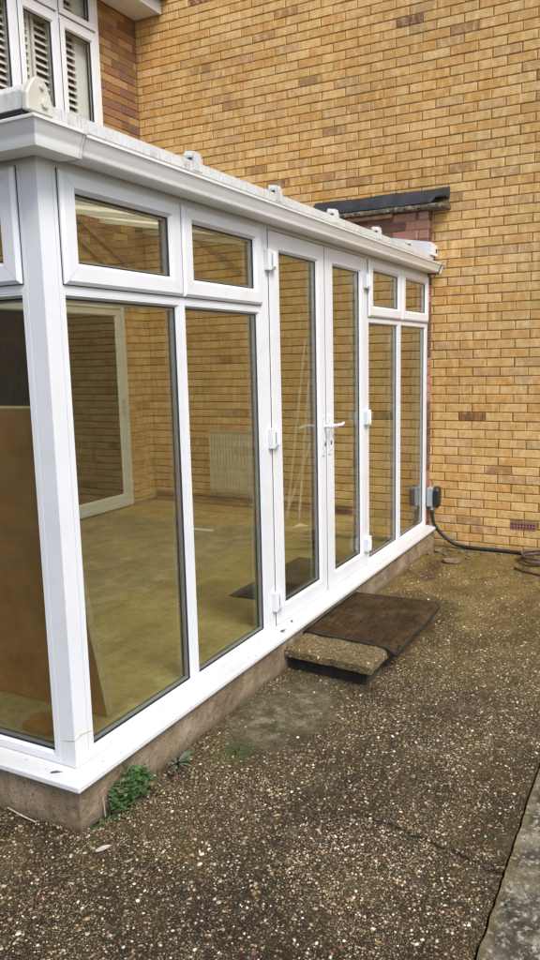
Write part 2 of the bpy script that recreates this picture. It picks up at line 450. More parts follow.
# ------------------------------------------------------------------ SETTING: ground
g = MB().mat('soil'); g.add([(-60, -60, -.035), (60, -60, -.035), (60, 60, -.035), (-60, 60, -.035)], [(0, 1, 2, 3)])
tag(g.build('ground'), kind='structure', label='dark soil beneath the concrete yard')
JY = -1.452
def gh(x, y):
    h = .006*noise.noise((x*1.3, y*1.3, 0)) + .0025*noise.noise((x*7, y*7, 2)) + .0012*noise.noise((x*30, y*30, 5))
    # rises slightly to the tan wall
    return h + .02*max(0, min(1, (x-3.7)/.8))
def sheet(xs, ys, zf, edge, mat, name, label):
    mb = MB().mat(mat); nx, ny = len(xs), len(ys); vs = []
    for j, y in enumerate(ys):
        for x in xs:
            yy = y
            if j == edge: yy += .006*noise.noise((x*14, 1, 0)) + .004*noise.noise((x*45, 4, 0))
            vs.append((x, yy, zf(x, yy)))
    fs = [(j*nx+i, j*nx+i+1, (j+1)*nx+i+1, (j+1)*nx+i) for j in range(ny-1) for i in range(nx-1)]
    mb.add(vs, fs)
    # skirt at the joint edge
    e = edge if edge >= 0 else ny-1
    sv = []
    for i in range(nx): p = vs[e*nx+i]; sv += [p, (p[0], p[1], -.034)]
    mb.add(sv, [(2*i, 2*i+2, 2*i+3, 2*i+1) for i in range(nx-1)])
    o = mb.build(name, smooth=False); tag(o, label, None, None, 'structure'); return o
def axis(lo, hi, dlo, dhi, step, coarse):
    a = []; x = lo
    while x < dlo: a.append(x); x += coarse
    x = dlo
    while x < dhi: a.append(x); x += step
    while x < hi: a.append(x); x += coarse
    a.append(hi); return a
xs = axis(-25, L+.01, -1.0, 3.2, .03, .5)
ys = axis(JY, YC, JY, .15, .03, .4)
sheet(xs, ys, gh, 0, 'yard_concrete', 'yard', 'damp exposed aggregate concrete yard in front of the conservatory')
ys2 = [-25, -12, -6, -3, -2.4, -2.0] + [-1.9+.03*i for i in range(15)] + [JY-.009]
sheet(axis(-25, L+.01, -1.0, 3.2, .03, .5), ys2, lambda x, y: gh(x, y)*.7+.006, len(ys2)-1, 'path_concrete', 'path',
      'mottled grey concrete path beyond the joint in the yard')

# loose pebbles (far too many to count)
mb = MB().mat('pebble')
pr_ = random.Random(11)
ico = bmesh.new(); bmesh.ops.create_icosphere(ico, subdivisions=1, radius=1)
iv = [v.co.copy() for v in ico.verts]; ifc = [[v.index for v in f.verts] for f in ico.faces]; ico.free()
PC = [(.50, .38, .21), (.66, .54, .35), (.30, .19, .085), (.36, .18, .07), (.40, .19, .10), (.16, .10, .05), (.24, .16, .075), (.78, .69, .53), (.09, .06, .03), (.12, .078, .036), (.44, .31, .15)]
CAMX, CAMY = -1.955, -1.870
cnt = 0
while cnt < 14500:
    x = -.75 + 4.6*pr_.random()**1.7; y = pr_.uniform(JY+.012, -.055) if x > -.04 else pr_.uniform(JY+.012, 1.1)
    if x < -.3 and y > .6: continue
    if 1.5 < x < 2.75 and y > -.6: continue
    dens = noise.noise((x*1.9, y*1.9, 7))*.5+.62
    if (x-1.12)**2*2.0+(y+.28)**2*6.0 < .36: dens *= .12
    if pr_.random() > dens: continue
    r = pr_.choice((.0022, .0027, .0032, .0038, .0048)) * pr_.uniform(.8, 1.25)
    if pr_.random() < .02: r *= 1.6
    a = pr_.uniform(0, 6.28); sx, sy, sz = r*pr_.uniform(.9, 1.6), r*pr_.uniform(.7, 1.1), r*pr_.uniform(.45, .7)
    ca, sa = math.cos(a), math.sin(a); z = gh(x, y)
    vs = []
    for q in iv:
        k = 1+.18*noise.noise((q.x*2+x*50, q.y*2+y*50, q.z*2))
        px, py, pz = q.x*sx*k, q.y*sy*k, q.z*sz*k
        vs.append((x+px*ca-py*sa, y+px*sa+py*ca, z+pz+sz*.15))
    c = pr_.choice(PC); s_ = pr_.uniform(.6, 1.2); mb.c = tuple(v*s_ for v in c)
    mb.add(vs, ifc); cnt += 1
mb.c = None
tag(mb.build('gravel', smooth=True, recalc=False), 'small pale and brown pebbles showing in the concrete yard', None, None, 'stuff')

# ------------------------------------------------------------------ tan side wall
wall = MB().mat('tan_mortar')
YW0, ZW = -5.2, 6.6
wall.box((L+.008, YW0, -.03), (L+.26, YC+.25, ZW))
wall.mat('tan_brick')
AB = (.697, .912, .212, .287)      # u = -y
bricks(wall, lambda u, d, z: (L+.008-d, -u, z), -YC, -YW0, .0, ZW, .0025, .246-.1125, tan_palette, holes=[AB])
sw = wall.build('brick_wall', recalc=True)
tag(sw, 'tall tan yellow brick side wall rising above the conservatory at right', 'brick wall')
ab = MB().mat('brown_brick')
ab.c = (.30, .125, .10)
y0, y1, z0, z1 = -.908, -.701, .216, .283
cols, rows_ = 8, 2
# terracotta face as a lattice of bars
fx = L-.001
def abar(ya, yb, za, zb): ab.box((fx, ya, za), (fx+.0048, yb, zb))
abar(y0, y1, z0, z0+.012); abar(y0, y1, z1-.012, z1); abar(y0, y1, (z0+z1)/2-.005, (z0+z1)/2+.005)
for zz0, zz1 in ((z0+.012, (z0+z1)/2-.005), ((z0+z1)/2+.005, z1-.012)):
    for k in range(cols+1):
        yy = y0+.006+(y1-y0-.012)*k/cols
        abar(yy-.006, yy+.006, zz0, zz1)
ab.c = None
ab.mat('dark_room'); ab.box((fx+.005, y0, z0), (fx+.0088, y1, z1))
o = ab.build('air_brick', sw); o['label'] = 'small red terracotta air brick low in the wall'

# ------------------------------------------------------------------ house rear wall, window, soffit, patio door
house = empty('house', (2, YC, 0), 'brown brick house rear wall with white shuttered window above the conservatory roof', 'house')
WX0, WX1, WZ0, WZ1 = 1.93, 3.955, 3.70, 5.06
PX0, PX1, PZ0, PZ1 = .35, 4.165, .262, 2.255
HW = MB().mat('grey_mortar')
def wbox(x0, x1, z0, z1): HW.box((x0, YC+.008, z0), (x1, YC+.258, z1))
wbox(-4.5, PX0, -.03, WZ0); wbox(PX0, PX1, PZ1, WZ0); wbox(PX1, L+.006, -.03, WZ0); wbox(PX0, PX1, -.03, PZ0)
wbox(-4.5, WX0, WZ0, WZ1); wbox(WX1, L+.006, WZ0, WZ1); wbox(-4.5, L+.006, WZ1, 6.2)
HW.mat('brown_brick')
bricks(HW, lambda u, d, z: (u, YC+.008-d, z), -4.5, L-.001, 2.55, 6.2, .0025, .02, brown_palette,
       holes=[(WX0, WX1, WZ0, WZ1)], rnd=random.Random(5))
HW.mat('added_dark_panel'); HW.box((-4.5, YC-.012, -.02), (-.06, YC+.0075, 2.54))  # unseen dark panel added to darken reflections in the left panes
HW.mat('tan_brick')
bricks(HW, lambda u, d, z: (u, YC+.008-d, z), .05, L-.001, .27, 2.55, .0025, .02, tan_palette,
       holes=[(PX0, PX1, PZ0, PZ1)], rnd=random.Random(8))
HW.build('rear_wall', house)
sf = MB().mat('soffit_white')
nb = 5
for i in range(nb):
    a = 2.655+.012+(YC-2.667)*i/nb; b = 2.667+(YC-2.667)*(i+1)/nb-.004
    sf.box((-4.5, a, 4.962), (L-.004, b, 4.98))
sf.box((-4.5, 2.667, 4.972), (L-.004, YC, 4.99))
sf.build('soffit', house)
fa = MB().mat('soffit_white'); fa.box((-4.5, 2.64, 4.95), (L-.004, 2.664, 5.17)); fa.build('fascia_board', house, bevel=.004)
hg = MB().mat('black_plastic'); hg.box((-4.5, 2.53, 5.06), (L-.004, 2.636, 5.15)); hg.build('roof_gutter', house, bevel=.03, seg=4)
rf = MB().mat('roof_lead'); rf.add([(-4.5, 2.6, 5.18), (L-.01, 2.6, 5.18), (L-.01, 6, 7.6), (-4.5, 6, 7.6)], [(0, 1, 2, 3)])
rf.add([(-4.5, 2.6, 5.12), (L-.01, 2.6, 5.12), (L-.01, 6, 7.5), (-4.5, 6, 7.5)], [(0, 1, 2, 3)]); rf.build('roof', house)

def frame_prof(w, y0, depth, bead=.012, rec=.016):
    """outer edge -> face -> bead slope -> glass line -> back"""
    return [(0, y0+.004), (.004, y0), (w-bead, y0), (w, y0+rec), (w, y0+depth), (0, y0+depth)]
# upper window
win = MB().mat('white_upvc')
yf = YC-.045
def T0(s, d, z): return (s, d, z)
win.ring((WX0+.004, WX1, WZ0+.004, WZ1-.004), [(0, yf), (.055, yf), (.055, yf+.07), (0, yf+.07)])
pitch = (WX1-.055-(WX0+.055))/4
for k in range(1, 4):
    xm = WX0+.055+pitch*k; win.box((xm-.018, yf, WZ0+.055), (xm+.018, yf+.07, WZ1-.055))
ZT = 4.605
win.box((WX0+.055, yf+.001, ZT-.02), (WX1-.055, yf+.069, ZT+.02))
wo = win.build('window', house, bevel=.003)
wo['label'] = 'white upper window with louvred shutters behind the glass'
for k in range(4):
    a = WX0+.055+pitch*k+(.02 if k else .002); b = WX0+.055+pitch*(k+1)-(.02 if k < 3 else .002)
    for (z0, z1) in ((WZ0+.058, ZT-.022), (ZT+.022, WZ1-.058)):
        sm = MB().mat('white_upvc'); sm.ring((a, b, z0, z1), frame_prof(.062, yf-.014, .05))
        sm.mat('gasket_and_gap_shade'); sm.ring((a-.004, b+.004, z0-.004, z1+.004), [(0, yf-.0035), (.02, yf-.0035), (.02, yf-.0005), (0, yf-.0005)]); sm.ring((a+.061, b-.061, z0+.061, z1-.061), [(0, yf+.004), (.008, yf+.006), (.008, yf+.02), (0, yf+.02)])  # outer black ring paints the gap shade around the sash
        sh = sm.build('sash', wo); 
        pm = MB().mat('clear_glass'); pm.box((a+.064, yf+.008, z0+.064), (b-.064, yf+.018, z1-.064)); pm.build('pane', wo)
        # louvred shutter behind
        sl = MB().mat('shutter_white'); ys_ = YC+.055
        inner0, inner1 = a-.01, b+.01
        half = (inner0+inner1)/2
        for (p, q) in ((inner0, half-.012), (half+.012, inner1)) if k != 3 else ((inner0, half+.075),):
            sl.box((p, ys_-.014, z0), (p+.03, ys_+.014, z1)); sl.box((q-.03, ys_-.014, z0), (q, ys_+.014, z1))
            z = z0+.03
            while z < z1-.02:
                c_, s_ = math.cos(.75)*.032, math.sin(.75)*.032
                sl.add([(p+.03, ys_-c_, z-s_), (q-.03, ys_-c_, z-s_), (q-.03, ys_+c_, z+s_), (p+.03, ys_+c_, z+s_),
                        (p+.03, ys_-c_, z-s_+.008), (q-.03, ys_-c_, z-s_+.008), (q-.03, ys_+c_, z+s_+.008), (p+.03, ys_+c_, z+s_+.008)],
                       [(0, 1, 2, 3), (4, 5, 6, 7), (0, 1, 5, 4), (2, 3, 7, 6), (0, 3, 7, 4), (1, 2, 6, 5)])
                z += .058
        if k == 3: sl.box((half+.076, ys_-.008, z0), (inner1-.03, ys_+.008, z1))
        sl.build('shutter', wo)
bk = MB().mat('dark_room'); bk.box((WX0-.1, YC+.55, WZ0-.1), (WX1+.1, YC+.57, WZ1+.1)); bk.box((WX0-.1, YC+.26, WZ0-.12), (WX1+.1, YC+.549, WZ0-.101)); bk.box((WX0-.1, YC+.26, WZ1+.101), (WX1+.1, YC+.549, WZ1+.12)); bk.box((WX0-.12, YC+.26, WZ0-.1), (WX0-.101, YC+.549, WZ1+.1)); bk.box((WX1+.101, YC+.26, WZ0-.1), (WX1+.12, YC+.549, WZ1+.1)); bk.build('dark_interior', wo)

# patio door inside the conservatory
pd = MB().mat('white_upvc'); yp = YC-.01
pd.ring((PX0, PX1, PZ0, PZ1), [(0, yp), (.05, yp), (.05, yp+.1), (0, yp+.1)])
po = pd.build('patio_door', house, bevel=.003)
w3 = (PX1-PX0-.1)/2
for k in range(2):
    a = PX0+.051+w3*k; b = a+w3-.002
    sm = MB().mat('white_upvc'); sm.ring((a, b, PZ0+.051, PZ1-.051), frame_prof(.07, yp+.012+.03*(k == 0), .03))
    sm.build('sash', po)
    pm = MB().mat('dark_glass'); pm.box((a+.069, yp+.035+.03*(k == 0), PZ0+.12), (b-.069, yp+.04+.03*(k == 0), PZ1-.12)); pm.build('pane', po)
hd = MB().mat('white_upvc'); hd.box((4.075, yp-.03, 1.20), (4.09, yp-.012, 1.34)); hd.box((4.077, yp-.014, 1.21), (4.088, yp+.044, 1.23)); hd.box((4.077, yp-.014, 1.31), (4.088, yp+.044, 1.33))
hd.build('handle', po, bevel=.005)

# ------------------------------------------------------------------ CONSERVATORY
con = empty('conservatory', (0, 0, 0), 'white framed conservatory with bronze glass and french doors beside the tan brick wall', 'conservatory')
TF = lambda s, d, z: (s, d, z)           # front: s along +x, d inwards (+y)
TL = lambda s, d, z: (d, s, z)           # left:  s along +y, d inwards (+x)
r2 = math.sqrt(.5)
def corner_path(y_end, x_end):
    """frames from the back of the left side, round the corner, to the right end; side = outward"""
    return [((0, y_end, 0), (-1, 0, 0), (0, 0, 1)), ((0, 0, 0), (-1, -1, 0), (0, 0, 1)), ((x_end, 0, 0), (0, -1, 0), (0, 0, 1))]
# base wall with rough faces
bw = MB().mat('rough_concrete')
def rough(x, y, z, nx, ny):
    k = .010*noise.noise((x*6, y*6, z*6)) + .006*noise.noise((x*22, y*22, z*22))
    return (x+nx*k, y+ny*k, z)
def bwface(p0, p1, n, skip=None):
    nu, nz = int((Vector(p1)-Vector(p0)).length/.025)+1, 9; vs = []
    for j in range(nz):
        z = -.03+.212*j/(nz-1)
        for i in range(nu):
            tt = i/(nu-1); x = p0[0]+(p1[0]-p0[0])*tt; y = p0[1]+(p1[1]-p0[1])*tt
            if i in (0, nu-1): vs.append((x+.002*noise.noise((z*30, 1, 1)), y+.002*noise.noise((z*30, 2, 1)), z))
            else: vs.append(rough(x, y, z, *n))
    bw.add(vs, [(j*nu+i, j*nu+i+1, (j+1)*nu+i+1, (j+1)*nu+i) for j in range(nz-1) for i in range(nu-1)])
bwface((-.05, -.05), (XE+.1, -.05), (0, -1)); bwface((-.05, YC), (-.05, -.05), (-1, 0))
bw.add([(-.05, -.05, .18), (XE+.1, -.05, .18), (XE+.1, .15, .18), (.15, .15, .18), (.15, YC, .18), (-.05, YC, .18)], [(0, 1, 2, 3), (0, 3, 4, 5)])
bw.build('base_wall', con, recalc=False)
fl = MB().mat('inner_floor'); fl.box((.055, .06, .05), (L, YC, .24)); fl.build('floor', con)
# sill
sp_prof = [(-.05, .219), (.004, .217), (.070, .206), (.080, .202), (.081, .184), (.076, .180), (.066, .180), (.064, .186), (-.05, .186)]
sl = MB().mat('sill_upvc'); sl.sweep(corner_path(YC-.01, XE+.035), sp_prof)
sl.build('window_sill', con, bevel=.002)
# corner post
cp = MB().mat('white_upvc'); cp.box((0, 0, .2195), (.0705, .0705, 2.40)); cp.mat('mastic')
pts = [(-.0012, .05, .318), (-.0012, .022, .322), (-.001, .004, .327)]
cp.tube([(-.0005, .058, .319), (-.0005, .03, .322), (0, -.0002, .33)], [.001, .0025, .003], 6)
cp.tube([(0, -.0004, .33), (.03, -.0005, .338), (.07, -.0005, .334), (.1, -.0005, .326)], [.003, .0035, .003, .001], 6)
cpo = cp.build('corner_post', con, bevel=.003)

YL = YC-.012
D = .07
ZB0, ZB1 = .219, .2445
# fixed frame, front
fm = MB().mat('white_upvc')
fm.box((.0722, 0, ZB0), (1.535, D, ZB1)); fm.box((.0722, .0005, 2.32), (1.535, D, 2.40))
fm.box((.0722, 0, ZB1), (.095, D, 2.32)); fm.box((.789, 0, ZB1), (.824, D, 2.32)); fm.box((1.499, 0, ZB1), (1.535, D, 2.32))
fm.box((.095, .0005, 1.926), (.789, D, 1.985)); fm.box((.824, .0005, 1.926), (1.499, D, 1.985))
# door frame
fm.box((1.5365, 0, ZB0), (1.5965, D, 2.3995)); fm.box((2.994, 0, ZB0), (3.0325, D, 2.3995)); fm.box((1.5965, .001, 2.341), (2.994, D, 2.3995)); fm.box((1.5965, .006, ZB0-.002), (2.994, D, .2345))
# right hand unit
fm.box((3.034, 0, ZB0), (XE, D, ZB1)); fm.box((3.034, .0005, 2.32), (XE, D, 2.40))
fm.box((3.034, 0, ZB1), (3.049, D, 2.32)); fm.box((3.698, 0, ZB1), (3.746, D, 2.32)); fm.box((4.412, 0, ZB1), (XE, D, 2.32))
fm.box((3.049, .0005, 1.926), (3.698, D, 1.985)); fm.box((3.746, .0005, 1.926), (4.412, D, 1.985))
fm.mat('gasket_and_gap_shade'); fm.box((1.5352, .0012, ZB0+.001), (1.5363, D-.002, 2.40)); fm.box((3.0327, .0012, ZB0+.001), (3.0338, D-.002, 2.40)); fm.box((.0707, .0015, ZB0+.001), (.0720, D-.002, 2.40))  # black fillers paint the shade in the frame joints
fmo = fm.build('frame', con, bevel=.0022)
# left frame
lm = MB().mat('white_upvc')
lw = (YL-.0722)/3
lo_edges = [.095]; 
def lb(a, b): lm.box(a, b, TL)
lb((.0722, 0, ZB0), (YL, D, ZB1)); lb((.0722, .0005, 2.32), (YL, D, 2.40)); lb((.0722, 0, ZB1), (.095, D, 2.32))
lspans = []
n_l = 3; wL = (YL-.095-.025)/n_l
for k in range(n_l):
    a = .095+wL*k; b = a+wL-.035 if k < n_l-1 else YL-.025
    lspans.append((a, b)); lb((b, 0, ZB1), (b+(.035 if k < n_l-1 else .025), D, 2.32)); lb((a, .0005, 1.926), (b, D, 1.985))
lm.build('side_frame', con, bevel=.0022)
# ends meeting the pier/wall
def glazed(rect, T, y0, name, parent, w=None):
    pass
def fixed_window(a, b, z0, z1, T, name='fixed_window'):
    mb = MB().mat('white_upvc')
    mb.ring((a+.0005, b-.0005, z0+.0005, z1-.0005), [(0, .0012), (.004, .0004), (.013, .0155), (.013, .05), (0, .05)], T)
    mb.mat('gasket_and_gap_shade'); mb.ring((a+.0128, b-.0128, z0+.0128, z1-.0128), [(0, .0150), (.006, .0175), (.006, .0215), (0, .0215)], T)
    mb.mat('spacer'); mb.ring((a+.0128, b-.0128, z0+.0128, z1-.0128), [(0, .0232), (.0125, .0232), (.0125, .0375), (0, .0375)], T)
    mb.mat('gasket_and_gap_shade'); mb.ring((a+.0128, b-.0128, z0+.0128, z1-.0128), [(0, .0420), (.008, .0420), (.008, .0490), (0, .0490)], T)
    o = mb.build(name, con)
    p = MB().mat('bronze_glass'); p.box((a+.0125, .0185, z0+.0125), (b-.0125, .0225, z1-.0125), T)
    p.box((a+.0125, .0382, z0+.0125), (b-.0125, .0418, z1-.0125), T); p.build('pane', o)
    return o
for a, b in ((.095, .789), (.824, 1.499), (3.049, 3.698), (3.746, 4.412)): fixed_window(a, b, ZB1, 1.926, TF)
for a, b in lspans: fixed_window(a, b, ZB1, 1.926, TL)
def weld(mb, a, b, z0, z1, o_, m, p, T):
    """hairline weld seams across the four mitred corners of a sash"""
    mb.mat('seam_and_shadow')
    for sx, sz in ((0, 0), (1, 0), (1, 1), (0, 1)):
        xo = b-o_ if sx else a+o_; zo = z1-o_ if sz else z0+o_
        xi = b-m[1]+.014 if sx else a+m[0]-.014; zi = z1-m[3]+.014 if sz else z0+m[2]-.014
        h = .0009
        mb.add([T(xo-h, p-.0004, zo), T(xo+h, p-.0004, zo), T(xi+h, p-.0004, zi), T(xi-h, p-.0004, zi)], [(0, 1, 2, 3)])
def top_window(a, b, ga, gb, T, zo0=1.957, zo1=2.333, gz0=2.032, gz1=2.267):
    mb = MB().mat('white_upvc')
    p = -.018
    # four sided frame with individual margins
    def rr(i0, i1, i2, i3, d): return [T(a+i0, d, zo0+i2), T(b-i1, d, zo0+i2), T(b-i1, d, zo1-i3), T(a+i0, d, zo1-i3)]
    m = (ga-a, b-gb, gz0-zo0, zo1-gz1)
    loops = [((0,)*4, -.0005), ((0,)*4, p+.008), ((.012,)*4, p), (tuple(q-.014 for q in m), p), (m, p+.016), (m, .045), ((.01,)*4, .045), ((.01,)*4, -.0005)]
    vs = []
    for ins, d in loops: vs += rr(*ins, d)
    n = len(loops); fs = []
    for k in range(n):
        q = (k+1) % n
        for c in range(4): e = (c+1) % 4; fs.append((k*4+c, k*4+e, q*4+e, q*4+c))
    mb.add(vs, fs); weld(mb, a, b, zo0, zo1, .012, m, p, T)
    R = (ga-.0003, gb+.0003, gz0-.0003, gz1+.0003)
    mb.mat('gasket_and_gap_shade'); mb.ring((a-.0035, b+.0035, zo0-.003, zo1+.003), [(0, -.0022), (.02, -.0022), (.02, -.0008), (0, -.0008)], T)  # black ring stands for the shaded gap round the sash
    mb.ring(R, [(0, -.0022), (.006, .0005), (.006, .005), (0, .005)], T)
    mb.mat('spacer'); mb.ring(R, [(0, .0072), (.0125, .0072), (.0125, .022), (0, .022)], T)
    mb.mat('gasket_and_gap_shade'); mb.ring(R, [(0, .0262), (.008, .0262), (.008, .040), (0, .040)], T)
    o = mb.build('top_window', con)
    pm = MB().mat('bronze_glass'); pm.box((ga-.0004, .0022, gz0-.0004), (gb+.0004, .0062, gz1+.0004), T)
    pm.box((ga-.0004, .0222, gz0-.0004), (gb+.0004, .0258, gz1+.0004), T); pm.build('pane', o); return o
top_window(.092, .805, .170, .725, TF); top_window(.813, 1.511, .893, 1.440, TF)
top_window(3.032, 3.733, 3.110, 3.660, TF); top_window(3.743, 4.440, 3.822, 4.368, TF)
for a, b in lspans: top_window(a-.004, b+.012, a+.076, b-.07, TL)
# french doors
def french_door(a, b, ga, gb, hinge_left):
    z0, z1, gz0, gz1 = .2385, 2.337, .335, 2.238
    mb = MB().mat('white_upvc'); p = -.004
    m = (ga-a, b-gb, gz0-z0, z1-gz1)
    loops = [((0,)*4, .06), ((0,)*4, p+.004), ((.004,)*4, p), (tuple(q-.013 for q in m), p), (m, p+.0155), (m, .06)]
    vs = []
    for i, d in loops: vs += [(a+i[0], d, z0+i[2]), (b-i[1], d, z0+i[2]), (b-i[1], d, z1-i[3]), (a+i[0], d, z1-i[3])]
    n = len(loops); fs = []
    for k in range(n):
        q = (k+1) % n
        for c in range(4): e = (c+1) % 4; fs.append((k*4+c, k*4+e, q*4+e, q*4+c))
    mb.add(vs, fs); weld(mb, a, b, z0, z1, .004, m, p, TF); R = (ga-.0003, gb+.0003, gz0-.0003, gz1+.0003)
    mb.mat('gasket_and_gap_shade'); mb.ring(R, [(0, .0108), (.006, .0132), (.006, .0175), (0, .0175)], TF)
    mb.mat('spacer'); mb.ring(R, [(0, .0195), (.0125, .0195), (.0125, .034), (0, .034)], TF)
    mb.mat('gasket_and_gap_shade'); mb.ring(R, [(0, .0382), (.008, .0382), (.008, .052), (0, .052)], TF)
    mb.box((a-.0058, -.0012, z0), (a-.0002, .05, z1)); mb.box((b+.0002, -.0012, z0), (b+.0054, .05, z1)); mb.box((a, .003, z1+.0002), (b, .05, z1+.0036))  # black strips fill the door gaps with painted shade
    o = mb.build('french_door', con)
    pm = MB().mat('bronze_glass'); pm.box((ga-.0004, .0145, gz0-.0004), (gb+.0004, .0185, gz1+.0004)); pm.box((ga-.0004, .0345, gz0-.0004), (gb+.0004, .0380, gz1+.0004)); pm.build('pane', o)
    for zc in (2.185, 1.275, .385):
        h = MB().mat('white_upvc'); e = a-.002 if hinge_left else b+.002; sg = 1 if hinge_left else -1
        h.box((e-sg*.042, -.026, zc-.052), (e-sg*.006, -.0005, zc+.052))
        h.box((e-sg*.003, -.030, zc-.045), (e+sg*.045, -.0045, zc+.045))
        h.tube([(e+sg*.010, -.032, zc-.036), (e+sg*.010, -.032, zc+.036)], .0135, 12)
        h.mat('black_plastic'); h.box((e-sg*.0065, -.027, zc-.028), (e-sg*.0025, -.02, zc+.03))
        h.build('hinge', o, bevel=.004)
    return o
d1 = french_door(1.603, 2.305, 1.725, 2.208, True); d2 = french_door(2.316, 2.988, 2.437, 2.900, False)
def handle(xc, sgn, parent, length, inside_sgn):
    h = MB().mat('white_upvc'); p = -.004
    h.box((xc-.015, p-.010, 1.105), (xc+.015, p-.0005, 1.338))
    h.tube([(xc, p-.008, 1.278), (xc, p-.05, 1.278)], .0095, 10)
    h.tube([(xc-sgn*.006, p-.05, 1.277), (xc+sgn*.03, p-.052, 1.278), (xc+sgn*length*.7, p-.050, 1.276), (xc+sgn*length, p-.046, 1.284)], [.0095, .0105, .0095, .008], 10)
    h.tube([(xc+inside_sgn*0, .06, 1.278), (xc, .105, 1.278)], .0095, 10)
    h.tube([(xc, .105, 1.277), (xc+inside_sgn*.06, .107, 1.279), (xc+inside_sgn*.12, .103, 1.272)], [.0095, .0095, .008], 10)
    h.mat('chrome'); h.tube([(xc, p-.008, 1.178), (xc, p-.016, 1.178)], .009, 12); h.tube([(xc, p-.009, 1.125), (xc, p-.0112, 1.125)], .004, 8)
    h.mat('black_plastic'); h.box((xc-.0015, p-.0168, 1.160), (xc+.0015, p-.008, 1.176))
    h.build('handle', parent, smooth='auto')
handle(2.262, 1, d1, .055, -1); handle(2.352, 1, d2, .12, 1)
# eaves beam, gutter
eb = MB().mat('white_upvc'); eb.sweep(corner_path(YC-.01, XE), [(-.08, 2.4005), (.006, 2.4005), (.006, 2.452), (-.08, 2.452)]); eb.build('eaves_beam', con)
GP = [(.008, 2.424), (.008, 2.352), (.018, 2.338), (.080, 2.333), (.096, 2.338), (.103, 2.349), (.1035, 2.360), (.106, 2.368), (.111, 2.380), (.117, 2.398), (.121, 2.414),
      (.128, 2.415), (.129, 2.424), (.125, 2.428), (.118, 2.426), (.114, 2.404), (.106, 2.386), (.099, 2.366), (.094, 2.346), (.080, 2.338), (.02, 2.343), (.0125, 2.354), (.0125, 2.424)]
GP = [(a, 2.424-(2.424-b)*.76) for a, b in GP]
gt = MB().mat('gutter_upvc'); gt.sweep(corner_path(YC-.01, XE+.06), GP)
gto = gt.build('gutter', con, smooth='auto')
def gp_off(k): 
    out = []
    for i, (a, b) in enumerate(GP):
        if i <= 13: out.append((a+(k if a > .05 else 0), b-(k if b < 2.36 else -k*.6)))
    return out + [(q[0]-.003, q[1]+.001) for q in reversed(out[1:])]
gb_ = MB().mat('gutter_upvc')
gb_.sweep([((0, .165, 0), (-1, 0, 0), (0, 0, 1)), ((0, 0, 0), (-1, -1, 0), (0, 0, 1)), ((.10, 0, 0), (0, -1, 0), (0, 0, 1))], gp_off(.0075))
gb_.mat('seam_and_shadow')  # grey bands paint the shadow lines at the bracket edge
for xx in (.101, .088): gb_.sweep([((xx, 0, 0), (0, -1, 0), (0, 0, 1)), ((xx+.0025, 0, 0), (0, -1, 0), (0, 0, 1))], gp_off(.0088))
gb_.build('gutter_bracket', gto, smooth='auto')
gb_ = MB().mat('gutter_upvc')
gb_.sweep([((4.42, 0, 0), (0, -1, 0), (0, 0, 1)), ((4.49, 0, 0), (0, -1, 0), (0, 0, 1))], gp_off(.0075))
gb_.mat('black_plastic')
for xx in (4.415, 4.488): gb_.sweep([((xx, 0, 0), (0, -1, 0), (0, 0, 1)), ((xx+.006, 0, 0), (0, -1, 0), (0, 0, 1))], gp_off(.0095))
gb_.build('gutter_bracket', gto, smooth='auto')
ge = MB().mat('gutter_upvc'); ge.sweep([((XE+.0605, 0, 0), (0, -1, 0), (0, 0, 1)), ((XE+.068, 0, 0), (0, -1, 0), (0, 0, 1))], [(a, b) for a, b in GP[:14]])
ge.build('gutter_end_cap', gto)
# roof
ZR = 2.512; TS = .18
def zr(t_): return ZR+TS*t_
rfm = MB().mat('polycarbonate'); e0 = -.025; th = .025
XR = XE+.02
def slab(pts):
    n = len(pts); vs = pts+[(x, y, z-th) for x, y, z in pts]
    rfm.add(vs, [tuple(range(n)), tuple(n+i for i in reversed(range(n)))]+[(i, (i+1) % n, n+(i+1) % n, n+i) for i in range(n)])
yb_ = YC-.004
slab([(e0, e0, zr(e0)), (XR, e0, zr(e0)), (XR, yb_, zr(yb_)), (yb_, yb_, zr(yb_))])
slab([(e0, e0, zr(e0)), (yb_, yb_, zr(yb_)), (e0, yb_, zr(e0))])
rfo = rfm.build('roof', con)
et = MB().mat('trim_upvc')
et.sweep(corner_path(YC-.01, XR), [(.020, 2.4535), (.026, 2.4535), (.040, 2.47), (.040, 2.512), (.026, 2.518), (.020, 2.511)])
et.build('eaves_trim', con)
def gbar(p, q, w=.05, name='glazing_bar', ends=True):
    p, q = Vector(p), Vector(q); d = (q-p); sd = Vector((0, 0, 1)).cross(d).normalized(); up = d.cross(sd).normalized()*-1
    if up.z < 0: up = -up
    b = MB().mat('white_upvc'); prof = [(-w/2, 0.003), (w/2, .003), (w/2, .016), (w/2-.012, .026), (-w/2+.012, .026), (-w/2, .016)]
    b.sweep([(p, sd, up), (q, sd, up)], prof)
    b.sweep([(p+Vector((0, .0, 0)), sd, up), (q, sd, up)], [(-w/2+.006, -.062), (w/2-.006, -.062), (w/2-.006, -.028), (-w/2+.006, -.028)])
    return b.build(name, rfo)
